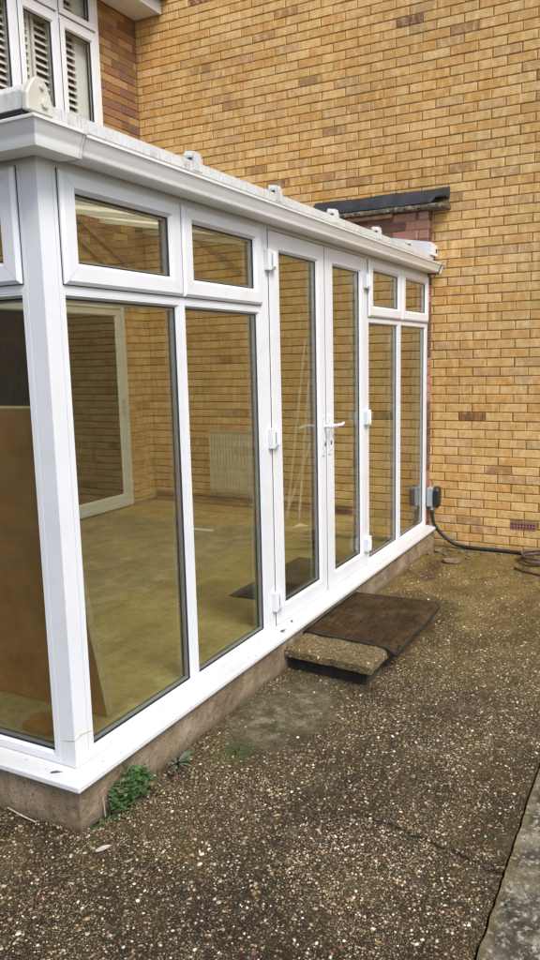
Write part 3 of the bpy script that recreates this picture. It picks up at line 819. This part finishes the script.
for xb in (.905, 1.66, 2.41, 3.165, 3.90):
    ye = min(xb-.03, yb_) ; gbar((xb, e0-.0, zr(e0)), (xb, ye, zr(ye)))
    c = MB().mat('trim_upvc'); yy = e0
    c.add([(xb-.034, yy-.018, 2.477), (xb+.034, yy-.018, 2.477), (xb+.034, yy-.018, 2.533), (xb+.024, yy-.016, 2.553), (xb-.024, yy-.016, 2.553), (xb-.034, yy-.018, 2.533),
           (xb-.034, yy+.03, 2.477), (xb+.034, yy+.03, 2.477), (xb+.034, yy+.03, 2.541), (xb+.024, yy+.03, 2.559), (xb-.024, yy+.03, 2.559), (xb-.034, yy+.03, 2.541)],
          [(0, 1, 2, 3, 4, 5), tuple(range(6, 12))]+[(i, (i+1) % 6, 6+(i+1) % 6, 6+i) for i in range(6)])
    c.mat('black_plastic'); c.box((xb-.0365, yy-.012, 2.502), (xb-.0345, yy+.012, 2.527))  # black chip painted in as the shaded gap beside the cap
    c.build('bar_end_cap', rfo, bevel=.003)
for yb2 in (.905, 1.66, 2.41): gbar((.09, yb2, zr(.09)), (yb2-.03, yb2, zr(yb2-.03)))
gbar((.12, .12, zr(.12)), (yb_-.02, yb_-.02, zr(yb_-.02)), .075, 'hip_bar')
# arched bar along the left eaves with its end cap facing the front
hc = MB().mat('trim_upvc'); xc_ = -.016; UP = Vector((0, 0, 1)); SX = Vector((1, 0, 0))
bp_ = [(-.056, 2.475), (-.056, 2.530), (-.046, 2.542), (-.018, 2.562), (.018, 2.562), (.046, 2.542), (.050, 2.530), (.050, 2.475)]
hc.sweep([(Vector((xc_, -.034, 0)), SX, UP), (Vector((xc_, YC-.01, 0)), SX, UP)], bp_)
hc.mat('black_plastic'); hc.box((xc_-.0575, -.03, 2.452), (xc_-.03, YC-.01, 2.4745))
hc.build('eaves_bar', rfo, bevel=.003)
cp_ = MB().mat('cap_upvc')
arch = [(-.060, 2.470), (-.060, 2.519), (-.050, 2.537), (-.032, 2.562), (-.018, 2.574), (0, 2.577), (.018, 2.573), (.032, 2.558), (.046, 2.526), (.054, 2.504), (.054, 2.470)]
cp_.sweep([(Vector((xc_, -.033, 0)), SX, UP), (Vector((xc_, -.050, 0)), SX, UP), (Vector((xc_+.001, -.056, 0)), SX*.93, UP)], arch)
pl = [(-.010, 2.488), (-.014, 2.499), (-.009, 2.514), (.009, 2.514), (.014, 2.499), (.010, 2.488)]
cp_.sweep([(Vector((xc_+.012, -.054, 0)), SX, UP), (Vector((xc_+.012, -.064, 0)), SX, UP)], pl)
cp_.tube([Vector((xc_+.004, -.053, 2.548)), Vector((xc_+.004, -.063, 2.548))], .0085, 10)
cp_.build('bar_end_cap', rfo, bevel=.003)
# white bar closing the roof against the pier
rb = MB().mat('white_upvc'); 
p0 = [(XR-.10, -.055, 2.50), (XR+.078, -.055, 2.50), (XR+.078, -.055, 2.585), (XR-.10, -.055, 2.600)]
p1 = [(x, YC-.02, z+TS*3.0) for x, y, z in p0]
rb.add(p0+p1, [(0, 1, 2, 3), (4, 5, 6, 7), (0, 1, 5, 4), (1, 2, 6, 5), (2, 3, 7, 6), (3, 0, 4, 7)])
rb.mat('black_plastic'); rb.box((XR+.02, -.057, 2.525), (XR+.062, -.0548, 2.560)); rb.build('side_flashing', rfo, bevel=.004)
wp = MB().mat('white_upvc'); wp.add([(L-.05, .02, 2.43), (L-.004, .02, 2.43), (L-.004, YC-.01, 2.43+TS*YC), (L-.05, YC-.01, 2.43+TS*YC), (L-.05, .02, 2.50), (L-.004, .02, 2.50), (L-.004, YC-.01, 2.50+TS*YC), (L-.05, YC-.01, 2.50+TS*YC)],
     [(0, 1, 2, 3), (4, 5, 6, 7), (0, 1, 5, 4), (2, 3, 7, 6), (0, 3, 7, 4), (1, 2, 6, 5)]); wp.build('wall_plate', rfo)

# ------------------------------------------------------------------ red brick pier with coping and felt
pier = empty('brick_pier', (4.51, 0, 0), 'old red brick pier under a stone coping and black felt beside the gutter end', 'brick pier')
pm = MB().mat('grey_mortar'); px0, px1 = XE+.006, L-.0085
pm.box((px0+.004, .004, -.02), (px1, .11, 2.865)); pm.box((px0+.004, .11, 2.60), (px1, 1.07, 2.865))
pm.mat('brown_brick')
bricks(pm, lambda u, d, z: (u, .004-d, z), px0, px1, 0, 2.86, .02, px0-.112, red_palette, rnd=random.Random(4))
bricks(pm, lambda u, d, z: (px0+.004-d, -u, z), -1.07, -.11, 2.60, 2.86, .02, .03, red_palette, rnd=random.Random(14))
bricks(pm, lambda u, d, z: (px0+.004-d, -u, z), -.11, .0, 2.48, 2.86, .02, .03, red_palette, rnd=random.Random(15))
pm.build('pier', pier)
cm = MB().mat('lichen_stone')
nu = 90; prof = [(4.408, 2.872), (4.402, 2.882), (4.404, 2.902), (4.412, 2.909), (L-.009, 2.911), (L-.009, 2.868)]
path = []
vs = []
for i in range(nu):
    y = -.16+1.25*i/(nu-1)
    for (x, z) in prof:
        k = .006*noise.noise((x*9, y*14, z*9)); e = .004*noise.noise((x*30, y*40, z*30))
        vs.append((x+(k+e if x < 4.5 else 0), y, z+(k+e)*.5))
n = len(prof)
cm.add(vs, [(i*n+k, i*n+(k+1) % n, (i+1)*n+(k+1) % n, (i+1)*n+k) for i in range(nu-1) for k in range(n)]+[tuple(range(n)), tuple((nu-1)*n+k for k in range(n))])
cm.build('coping_stone', pier)
ft = MB().mat('felt'); vs = []; nu = 40
prof = [(L-.004, 3.044), (L-.016, 3.050), (4.47, 2.985), (4.425, 2.935), (4.423, 2.920), (4.43, 2.916), (L-.004, 2.918)]
for i in range(nu):
    y = -.15+1.21*i/(nu-1)
    cut = max(0, (-.05-y)/.1)
    for j, (x, z) in enumerate(prof):
        if cut > 0 and j in (3, 4, 5): x, z = x+.03, z+.045
        if cut > 0 and j == 6: z += .045
        k = .010*noise.noise((x*6, y*7, z*6))+.004*noise.noise((x*20, y*25, z*20)); vs.append((x+(k if 0 < j < 6 else 0), y, z+k*(.8 if 0 < j < 6 else 0)))
n = len(prof)
ft.add(vs, [(i*n+k, i*n+(k+1) % n, (i+1)*n+(k+1) % n, (i+1)*n+k) for i in range(nu-1) for k in range(n)]+[tuple(range(n)), tuple((nu-1)*n+k for k in range(n))])
ft.build('roofing_felt', pier, smooth='auto')
dk = MB().mat('band_brown'); dk.box((4.415, .30, 2.835), (px0+.001, .90, 2.864)); dk.build('timber_strip', pier)

# ------------------------------------------------------------------ socket box, cable, hose coil
sb = empty('socket_box', (4.49, -.015, .45), 'grey weatherproof socket box with black lid on the pier', 'socket box')
b = MB().mat('grey_plastic'); b.box((4.452, -.062, .385), (4.552, -.006, .552)); b.build('box_body', sb, bevel=.008, seg=3)
b = MB().mat('black_plastic'); oc = [(.0, .03), (.0, .15), (.022, .182), (.085, .182), (.107, .15), (.107, .03), (.085, .0), (.022, .0)]
for yy, k in ((-.0625, 1),):
    vs = [(4.448+a, -.0622, .377+c_) for a, c_ in oc]+[(4.448+a, -.100, .377+c_) for a, c_ in oc]+[(4.5015+(a-.0535)*.82, -.112, .468+(c_-.091)*.86) for a, c_ in oc]
    fs = [tuple(range(8)), tuple(16+i for i in range(8))]
    for r_ in (0, 8): fs += [(r_+i, r_+(i+1) % 8, r_+8+(i+1) % 8, r_+8+i) for i in range(8)]
    b.add(vs, fs)
b.build('lid', sb, bevel=.003)
for xx in (4.475, 4.53):
    b = MB().mat('grey_plastic'); b.tube([(xx, -.05, .386), (xx, -.05, .352)], .014, 10)
    b.build('cable_gland', sb, smooth='auto')
def bez(pts, n=14):
    out = []; P_ = [Vector(p) for p in pts]; P_ = [P_[0]*2-P_[1]]+P_+[P_[-1]*2-P_[-2]]
    for i in range(1, len(P_)-2):
        for k in range(n):
            t_ = k/n; a, b_, c_, d_ = P_[i-1:i+3]
            out.append(.5*((2*b_)+(c_-a)*t_+(2*a-5*b_+4*c_-d_)*t_*t_+(3*b_-a-3*c_+d_)*t_**3))
    out.append(P_[-2]); return out
b = MB().mat('rubber')
b.tube(bez([(4.475, -.05, .356), (4.478, -.052, .30), (4.492, -.07, .22), (4.518, -.14, .125), (4.535, -.25, .052), (4.53, -.40, .034), (4.525, -.60, .034), (4.51, -.78, .036), (4.47, -.92, .05)]), .0155, 12)
tag(b.build('cable', smooth=True), 'thick black cable curving from the socket box down along the wall foot', 'cable')
b = MB().mat('hose_brown'); pts = []
for k in range(0, 2*28+6):
    a = 2*math.pi*k/28; r_ = .115+.006*math.sin(a*.37+1)+.004*k/28; pts.append((4.30+r_*math.cos(a+.6), -.965+r_*math.sin(a+.6), .042+.024*k/28+.004*math.sin(a*1.7)))
b.tube(pts, .0125, 8)
tag(b.build('hose_coil', smooth=True), 'coil of thin brown hose lying at the foot of the brick wall', 'hose')
b = MB().mat('hose_brown'); b.tube([(4.06, -.83, .024), (4.0, -.93, .022), (3.93, -1.09, .02), (3.87, -1.25, .02)], .009, 8)
tag(b.build('metal_rod', smooth=True), 'thin dark brown rod lying on the yard before the hose coil', 'rod')

# ------------------------------------------------------------------ rubble
def lump(loc, sx, sy, sz, seed, mat, name, rot=0):
    bm = bmesh.new(); bmesh.ops.create_icosphere(bm, subdivisions=3, radius=1)
    mb = MB().mat(mat); ca, sa = math.cos(rot), math.sin(rot); vs = []
    for v_ in bm.verts:
        q = v_.co; k = 1+.32*noise.noise((q.x*1.3+seed, q.y*1.3, q.z*1.3+seed))+.2*noise.noise((q.x*4+seed, q.y*4, q.z*4))
        q = Vector((max(-.8, min(.8, q.x)), max(-.8, min(.8, q.y)), max(-.65, min(.65, q.z))))*k
        x, y, z = q.x*sx, q.y*sy, q.z*sz; vs.append((loc[0]+x*ca-y*sa, loc[1]+x*sa+y*ca, loc[2]+z))
    mb.add(vs, [[w.index for w in f.verts] for f in bm.faces]); bm.free()
    return mb.build(name, smooth=False)
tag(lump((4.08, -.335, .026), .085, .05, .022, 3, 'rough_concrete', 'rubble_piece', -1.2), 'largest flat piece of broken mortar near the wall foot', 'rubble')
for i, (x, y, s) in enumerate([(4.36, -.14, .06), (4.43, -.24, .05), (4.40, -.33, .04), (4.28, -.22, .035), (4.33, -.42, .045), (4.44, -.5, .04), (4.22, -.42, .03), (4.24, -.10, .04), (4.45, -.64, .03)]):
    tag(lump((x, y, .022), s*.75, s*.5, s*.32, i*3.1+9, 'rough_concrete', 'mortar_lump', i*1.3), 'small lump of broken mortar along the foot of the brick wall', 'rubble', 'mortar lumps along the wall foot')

# ------------------------------------------------------------------ step and doormat
st = MB().mat('step_concrete')
def slabmesh(mb, x0, x1, y0, y1, zt, th, amp, nx, ny, skew=0):
    vs = []; top = {}
    def P_(i, j, lvl):
        u, v_ = i/(nx-1), j/(ny-1); x = x0+(x1-x0)*u; y = y0+(y1-y0)*v_
        x += skew*(v_-1)
        edge = min(u*(x1-x0), (1-u)*(x1-x0), v_*(y1-y0), (1-v_)*(y1-y0))
        r_ = .014; z = zt-(r_-math.sqrt(max(0, r_*r_-max(0, r_-edge)**2)))*(1 if edge < r_ else 0)
        n_ = amp*noise.noise((x*9, y*9, lvl))+amp*.6*noise.noise((x*35, y*35, lvl))
        if lvl == 0: return (x, y, z+n_)
        return (x+amp*1.5*noise.noise((x*16, y*16, 3)), y+amp*1.5*noise.noise((x*16, y*16, 8)), zt-th)
    for j in range(ny):
        for i in range(nx): vs.append(P_(i, j, 0))
    fs = [(j*nx+i, j*nx+i+1, (j+1)*nx+i+1, (j+1)*nx+i) for j in range(ny-1) for i in range(nx-1)]
    per = [(i, 0) for i in range(nx)]+[(nx-1, j) for j in range(1, ny)]+[(i, ny-1) for i in range(nx-2, -1, -1)]+[(0, j) for j in range(ny-2, 0, -1)]
    b0 = len(vs)
    for (i, j) in per: vs.append(P_(i, j, 1))
    m = len(per)
    for k in range(m):
        (i, j), (i2, j2) = per[k], per[(k+1) % m]; fs.append((j*nx+i, j2*nx+i2, b0+(k+1) % m, b0+k))
    fs.append(tuple(b0+k for k in range(m))); mb.add(vs, fs)
step = empty('doorstep', (2.1, -.3, 0), 'low concrete doorstep slab below the french doors under the mat', 'doorstep')
slabmesh(st, 1.585, 2.62, -.572, -.058, .133, .052, .007, 60, 32, skew=.05); st.build('step_slab', step)
su = MB().mat('soil'); slabmesh(su, 1.62, 2.58, -.535, -.062, .0805, .09, .006, 40, 20, skew=.04); su.build('step_base', step)  # base coloured dark for wet and for the shade under the slab
dm = MB().mat('doormat_fibre')
nx, ny = 70, 50
def matz(x, y, u, v_):
    z = .142+.004*noise.noise((x*4, y*4, 1))+.0015*noise.noise((x*20, y*9, 4))
    if y < -.575: z -= min(.06, (-.575-y)*.6)
    if x > 2.64: z -= min(.05, (x-2.64)*.35)
    return z
corner_r = .17
vs = []
for j in range(ny):
    for i in range(nx):
        u, v_ = i/(nx-1), j/(ny-1)
        x = 1.835+(2.77-1.835)*u-.055*(1-v_)*(1-u); y = -.625+(.56)*v_
        # rounded outer right corner
        cx_, cy_ = 2.77-corner_r, -.625+corner_r
        if x > cx_ and y < cy_:
            dx, dy = x-cx_, y-cy_; r_ = max(abs(dx), abs(dy)); l_ = math.hypot(dx, dy)
            if l_ > 0: x, y = cx_+dx/l_*r_, cy_+dy/l_*r_
        x += .006*noise.noise((x*3, y*9, 6)); y += .006*noise.noise((x*8, y*3, 9))
        vs.append((x, y, matz(x, y, u, v_)))
top = vs[:]; N = nx*ny
bot = [(x, y, z-.011) for x, y, z in vs]
fs = [(j*nx+i, j*nx+i+1, (j+1)*nx+i+1, (j+1)*nx+i) for j in range(ny-1) for i in range(nx-1)]
dm.add(top, fs)
per = [(i, 0) for i in range(nx)]+[(nx-1, j) for j in range(1, ny)]+[(i, ny-1) for i in range(nx-2, -1, -1)]+[(0, j) for j in range(ny-2, 0, -1)]
matroot = empty('doormat', (2.3, -.36, .12), 'worn wet brown doormat with black rubber edge draped over the doorstep', 'doormat')
dm.build('mat_pile', matroot, smooth=True)
rb = MB().mat('rubber'); rb.add(bot, [tuple(reversed(f)) for f in fs])
sv = []; cxm, cym = 2.3, -.36
ring = []
for (i, j) in per:
    p = Vector(top[j*nx+i]); q = Vector(bot[j*nx+i]); d = Vector((p.x-cxm, p.y-cym, 0))
    ox = -1 if i == 0 else (1 if i == nx-1 else 0); oy = -1 if j == 0 else (1 if j == ny-1 else 0)
    ring.append((p, q, Vector((ox, oy, 0)).normalized()))
m = len(ring); vs = []
for p, q, d in ring: vs += [p+Vector((0, 0, .0015))-d*.006, p+d*.007+Vector((0, 0, .001)), q+d*.007-Vector((0, 0, .002)), q-d*.006]
rb.add(vs, [(k*4+c, k*4+c+1, ((k+1) % m)*4+c+1, ((k+1) % m)*4+c) for k in range(m) for c in range(3)])
rb.build('rubber_backing', matroot, smooth=False, recalc=False)

# ------------------------------------------------------------------ plants
def leafquad(mb, base, direction, up, length, width, lobes=5, curl=.2, r=None):
    d = direction.normalized(); s_ = d.cross(up).normalized(); n_ = s_.cross(d).normalized()
    if lobes:   # a lobed broad leaf
        c = base+d*length*.45; pts = []
        for k in range(lobes*2+1):
            a = -2.5+5.0*k/(lobes*2); rr_ = (1.0 if k % 2 else .72)
            pts.append(c+d*math.cos(a)*length*.55*rr_+s_*math.sin(a)*width*.55*rr_+n_*(-curl*length*abs(math.sin(a))*.5+(.05*length if k % 2 else 0)))
        vs = [c+n_*length*.06, base]+pts
        mb.add(vs, [(0, 2+k, 3+k) for k in range(len(pts)-1)]+[(0, 1, 2), (0, len(pts)+1, 1)])
    else:       # lance shaped
        vs = []; K = 6
        for k in range(K+1):
            t_ = k/K; w = width*.5*math.sin(math.pi*min(1, t_*.86+.12))**.8*(1 if k < K else 0.02)
            c = base+d*length*t_+n_*(-curl*length*t_*t_); vs += [c-s_*w, c+n_*-.12*w, c+s_*w]
        mb.add(vs, [(k*3+a, k*3+a+1, k*3+a+4, k*3+a+3) for k in range(K) for a in (0, 1)])
pr2 = random.Random(21)
weed = empty('leafy_weed', (.16, -.1, 0), 'bright green leafy weed growing against the base wall near the corner', 'weed')
fo = MB().mat('leaf'); stx = MB().mat('bark')
for k in range(560):
    u = pr2.random(); cx = .085+.19*u; cy = -.070-abs(pr2.gauss(0, .026)); hmax = .165*(1-abs(u-.55)*.8)
    z = .012+(hmax-.012)*pr2.random()**.75*(1-.45*min(1, abs(cy+.068)/.08))
    b0 = Vector((cx+pr2.gauss(0, .012), cy, z)); a = pr2.uniform(-math.pi, 0) if pr2.random() < .85 else pr2.uniform(0, 3.1)
    d = Vector((math.cos(a)*.9, math.sin(a)*.9, pr2.uniform(-.25, .5)))
    sz = pr2.choice((.008, .012, .015, .019, .025))*pr2.uniform(.85, 1.2)
    g_ = pr2.uniform(.55, 1.25); fo.c = (.035*g_, .095*g_, .013*g_) if pr2.random() < .75 else ((.085*g_, .15*g_, .028*g_) if pr2.random() < .8 else (.13*g_, .11*g_, .04*g_))
    leafquad(fo, b0, d, Vector((pr2.uniform(-.3, .3), pr2.uniform(-.6, .2), 1)), sz, sz*.95, 5, .25)
    if k % 4 == 0: stx.c = None; stx.tube([(.18+(cx-.18)*.5, -.072, -.004), (cx*.6+b0.x*.4, cy*.7-.02, z*.6), tuple(b0)], [.0016, .0013, .0009], 5)
fo.build('foliage', weed, recalc=False); stx.build('stem', weed)
ros = empty('rosette_weed', (.505, -.105, 0), 'grey green rosette weed with narrow pointed leaves against the base wall', 'weed')
fo = MB().mat('leaf')
for k in range(30):
    a = -math.pi*.5+pr2.gauss(0, 1.25); el = pr2.uniform(.3, 1.05); ln = pr2.uniform(.04, .078)
    d = Vector((math.cos(a)*math.cos(el), math.sin(a)*math.cos(el), math.sin(el))); g_ = pr2.uniform(.7, 1.2)
    fo.c = (.16*g_, .20*g_, .115*g_); leafquad(fo, Vector((.505+d.x*.01, -.088+d.y*.01, .004)), d, Vector((0, 0, 1)), ln, ln*.19, 0, .45)
fo.build('foliage', ros, recalc=False)
def sprig(x, y, n_, h, colr, name, label, lob=0):
    r_ = empty(name, (x, y, 0), label, 'weed'); fo = MB().mat('leaf')
    for k in range(n_):
        a = pr2.uniform(-3.1, 0); d = Vector((math.cos(a)*.8, math.sin(a)*.5, pr2.uniform(.2, 1.2))); g_ = pr2.uniform(.6, 1.3)
        fo.c = tuple(c*g_ for c in colr); leafquad(fo, Vector((x+pr2.gauss(0, .02), y+pr2.gauss(0, .008), gh(x, y))), d, Vector((0, 0, 1)), h*pr2.uniform(.5, 1), h*(.25 if not lob else .7), lob, .3)
    fo.build('foliage', r_, recalc=False)
sprig(.035, -.068, 16, .035, (.05, .09, .025), 'weed_tuft', 'tiny dark green weed tuft at the very corner of the base wall', 3)
sprig(.56, -.070, 12, .05, (.16, .12, .07), 'dry_weed', 'dry brown weed stalks behind the grey green rosette')
sprig(.70, -.26, 40, .016, (.06, .10, .02), 'moss_tuft', 'flat green moss tuft on the yard before the base wall', 3)
sprig(.42, -.12, 26, .03, (.10, .07, .04), 'withered_weed', 'withered brown weed between the leafy weed and the rosette', 3)
# dried stem up the base wall
b = MB().mat('bark'); b.tube([(.055, -.075, .0), (.062, -.066, .05), (.058, -.064, .095)], .0016, 6)
tag(b.build('dry_stalk'), 'pale dry stalk standing against the base wall beside the green weed', 'stalk')

# ------------------------------------------------------------------ small litter
b = MB().mat('bark'); b.tube([(-.062, .305, .016), (-.075, .22, .014), (-.078, .145, .01)], .0026, 7)
tag(b.build('twig'), 'pale thin twig on the yard below the left base wall', 'twig')
def litter(name, label, cat, p, d, ln, w, mat, up=(0, 0, 1), curl=.3):
    m_ = MB().mat(mat); leafquad(m_, Vector(p), Vector(d), Vector(up), ln, w, 0, curl)
    o = m_.build(name, recalc=False); so = o.modifiers.new('thick', 'SOLIDIFY'); so.thickness = .0012
    tag(o, label, cat)
litter('fallen_leaf', 'dark curled leaf on the white sill by the corner post', 'leaf', (-.052, .078, .2135), (.045, -.06, .004), .055, .016, 'dead_leaf', (0.1, .2, 1), .1)
litter('fallen_leaf', 'pale grey leaf lying on the yard in front of the corner', 'leaf', (-.115, -.172, .012), (.035, -.028, .01), .055, .02, 'dead_leaf_pale', (.2, -.3, 1), .1)
litter('fallen_leaf', 'small brown leaf scrap on the sill under the door hinge', 'leaf', (1.585, -.035, .219), (.03, -.012, .004), .038, .022, 'dead_leaf', (0, .2, 1), .1)
for i, (x, y) in enumerate([(1.76, -.02), (.12, -.02), (.155, -.045)]):
    pass
b = MB().mat('dead_leaf'); b.tube([(1.75, -.018, .219), (1.757, -.022, .2185)], .006, 7)
tag(b.build('seed_husk'), 'tiny dark husk on the white sill below the left door', 'debris')
for i, (x, y, s) in enumerate([(.93, -.45, .007), (1.12, -.83, .0075), (.99, -.88, .006), (.52, -.62, .006), (1.32, -1.22, .006)]):
    tag(lump((x, y, gh(x, y)+.004), s, s*.75, s*.6, i*5.7, 'paper', 'white_pebble', i), 'small white pebble lying loose on the yard', 'pebble', 'white pebbles on the yard')

# ------------------------------------------------------------------ things inside the conservatory
FZ = .2402
rad = empty('radiator', (L-.05, 1.98, .7), 'white ribbed panel radiator on the inner brick wall behind the glass', 'radiator')
b = MB().mat('radiator_white'); y0, y1, z0, z1 = 1.73, 2.235, .385, .985; n_ = 15
b.box((L-.075, y0, z0), (L-.055, y1, z1))
for k in range(n_):
    yc = y0+.017+(y1-y0-.034)*k/(n_-1); b.box((L-.087, yc-.010, z0+.03), (L-.074, yc+.010, z1-.03))
b.build('panel', rad, bevel=.004)
b = MB().mat('radiator_white'); b.box((L-.088, y0-.003, z1+.001), (L-.02, y1+.003, z1+.008)); b.build('top_grille', rad)
b = MB().mat('spacer'); b.tube([(L-.065, y0-.02, z0+.03), (L-.065, y0-.02, FZ+.06)], .009, 8); b.build('valve', rad)
for i, zz in enumerate((.335, .298)):
    b = MB().mat('copper_pipe'); b.tube([(L-.030, 2.93, zz), (L-.030, .55, zz-.02)], .0135, 8)
    tag(b.build('heating_pipe'), ('upper' if i == 0 else 'lower')+' brown heating pipe along the inner wall below the radiator', 'pipe')
# boards leaning on the left glazing
def plank(name, base, topx, y0, y1, ztop, th, label):
    m_ = MB().mat('chipboard'); (bx, bz) = base; dx, dz = topx-bx, ztop-bz; l_ = math.hypot(dx, dz); nx_, nz_ = dz/l_, -dx/l_
    q = [(bx, bz), (topx, ztop), (topx+nx_*th, ztop+nz_*th), (bx+nx_*th, bz+nz_*th)]
    if q[3][1] < FZ: dzz = FZ-min(q[3][1], q[0][1]); q = [(a, c+dzz) for a, c in q]
    vs = [(a, y0, c) for a, c in q]+[(a, y1, c) for a, c in q]
    m_.add(vs, [(0, 1, 5, 4), (2, 3, 7, 6)]); m_.mat('chip_edge'); m_.add(vs, [(0, 1, 2, 3), (4, 5, 6, 7), (1, 2, 6, 5), (3, 0, 4, 7)])
    o = m_.build(name); tag(o, label, 'board'); return o
plank('chipboard_sheet', (.335, FZ+.002), .085, .13, 1.42, 1.53, .038, 'brown chipboard sheet leaning inside against the left glazing')
b = MB().mat('chipboard'); b.box((.10, .24, FZ), (.21, .37, FZ+.035)); tag(b.build('timber_offcut', bevel=.002), 'small reddish timber offcut on the inner floor beside the corner post', 'offcut')
# trim rods leaning on the wall
for i, (p, q, lab) in enumerate([((4.075, 1.167), (L-.012, 1.18, 1.86), 'longest white trim rod leaning on the inner brick wall'),
                                ((4.115, 1.066), (L-.012, 1.155, 1.47), 'middle white trim rod leaning right of the longest rod'),
                                ((4.10, 1.20), (L-.012, 1.10, 1.02), 'shortest white trim rod crossing behind the two longer rods')]):
    b = MB().mat('radiator_white'); a = Vector((p[0], p[1], FZ+.012)); c_ = Vector(q); b.tube([a, a.lerp(c_, .5), c_], .0115, 6)
    tag(b.build('trim_rod'), lab, 'rod')
b = MB().mat('paper'); b.box((3.44, 1.58, FZ), (3.50, 1.80, FZ+.006)); tag(b.build('paper_scrap'), 'long white paper strip on the inner floor before the radiator', 'paper scrap')
b = MB().mat('paper'); b.add([(3.83, .99, FZ+.001), (3.95, .90, FZ+.001), (3.96, .98, FZ+.001), (3.83, .99, FZ+.008), (3.95, .90, FZ+.006), (3.96, .98, FZ+.02)], [(0, 1, 2), (3, 4, 5), (0, 1, 4, 3), (1, 2, 5, 4), (2, 0, 3, 5)])
tag(b.build('paper_scrap'), 'white paper scrap on the inner floor below the trim rods', 'paper scrap')
b = MB().mat('dark_mat'); b.box((1.95, .12, FZ), (2.95, .51, FZ+.009)); tag(b.build('inner_doormat', bevel=.003), 'dark grey mat on the inner floor behind the french doors', 'doormat')
# dark bands high on the inner walls, approximating sloping lines of unknown make
b = MB().mat('band_brown')
def add_band(p, q, w, off):
    p, q = Vector(p), Vector(q); d = (q-p).normalized(); s_ = d.cross(off).normalized()*w/2
    vs = [p-s_, p+s_, p+s_+off, p-s_+off, q-s_, q+s_, q+s_+off, q-s_+off]
    b.add(vs, [(0, 1, 2, 3), (4, 5, 6, 7), (0, 1, 5, 4), (1, 2, 6, 5), (2, 3, 7, 6), (3, 0, 4, 7)])
add_band((L-.001, 2.45, 2.95), (L-.001, 1.85, 2.50), .05, Vector((-.03, 0, 0)))
tag(b.build('sloping_band'), 'dark sloping batten on the inner brick wall seen in the second top window', 'band')
for (p, q, lab) in (((3.52, YC-.001, 3.00), (4.50, YC-.001, 2.50), 'upper dark sloping batten on the house wall seen in the first top window'),
                    ((3.52, YC-.001, 2.82), (4.10, YC-.001, 2.52), 'lower dark sloping batten on the house wall seen in the first top window')):
    b = MB().mat('band_brown'); add_band(p, q, .045, Vector((0, -.03, 0))); tag(b.build('sloping_band'), lab, 'band')

# ------------------------------------------------------------------ light, sky, camera
W = bpy.data.worlds.new('World'); S.world = W; W.use_nodes = True
nt = W.node_tree; nt.nodes.clear()
sky = nt.nodes.new('ShaderNodeTexSky'); sky.sky_type = 'NISHITA'; sky.sun_disc = False
sd = Vector((-.42, -.75, 1.05)).normalized()      # towards the veiled sun
sky.sun_elevation = math.asin(sd.z); sky.sun_rotation = math.atan2(sd.x, sd.y)
sky.air_density = 1.0; sky.dust_density = 2.0; sky.ozone_density = 1.0; sky.altitude = 50
bg = nt.nodes.new('ShaderNodeBackground'); bg.inputs['Strength'].default_value = .135
ow = nt.nodes.new('ShaderNodeOutputWorld')
nt.links.new(sky.outputs[0], bg.inputs[0]); nt.links.new(bg.outputs[0], ow.inputs[0])
ld = bpy.data.lights.new('sun', 'SUN'); ld.energy = 1.65; ld.angle = math.radians(22); ld.color = (1, .975, .94)
lo = bpy.data.objects.new('sun', ld); COL.objects.link(lo)
lo.rotation_euler = sd.to_track_quat('Z', 'Y').to_euler()

cam = bpy.data.cameras.new('camera'); co = bpy.data.objects.new('camera', cam); COL.objects.link(co)
yaw, pitch, roll = math.radians(62.04459), math.radians(8.990154), math.radians(-1.353438)
f = Vector((math.sin(yaw)*math.cos(pitch), math.cos(yaw)*math.cos(pitch), -math.sin(pitch)))
r = Vector((math.cos(yaw), -math.sin(yaw), 0)); u = r.cross(f)
rr_ = r*math.cos(roll)+u*math.sin(roll); uu_ = -r*math.sin(roll)+u*math.cos(roll)
m = Matrix((rr_, uu_, -f)).transposed().to_4x4(); m.translation = Vector((-1.95536, -1.86968, 1.68661))
co.matrix_world = m
cam.sensor_fit = 'VERTICAL'; cam.sensor_height = 24; cam.lens = 762.933/960*24
cam.clip_start = .05; cam.clip_end = 300
S.camera = co
S.render.engine = 'CYCLES'
S.cycles.max_bounces = 12; S.cycles.transparent_max_bounces = 24; S.cycles.diffuse_bounces = 4; S.cycles.glossy_bounces = 4
S.cycles.use_denoising = True
S.cycles.caustics_reflective = False; S.cycles.caustics_refractive = False
vs_ = S.view_settings; vs_.view_transform = 'Standard'; vs_.look = 'None'; vs_.exposure = 0.98; vs_.gamma = 1; vs_.use_curve_mapping = False
S.render.resolution_x = 576; S.render.resolution_y = 1024
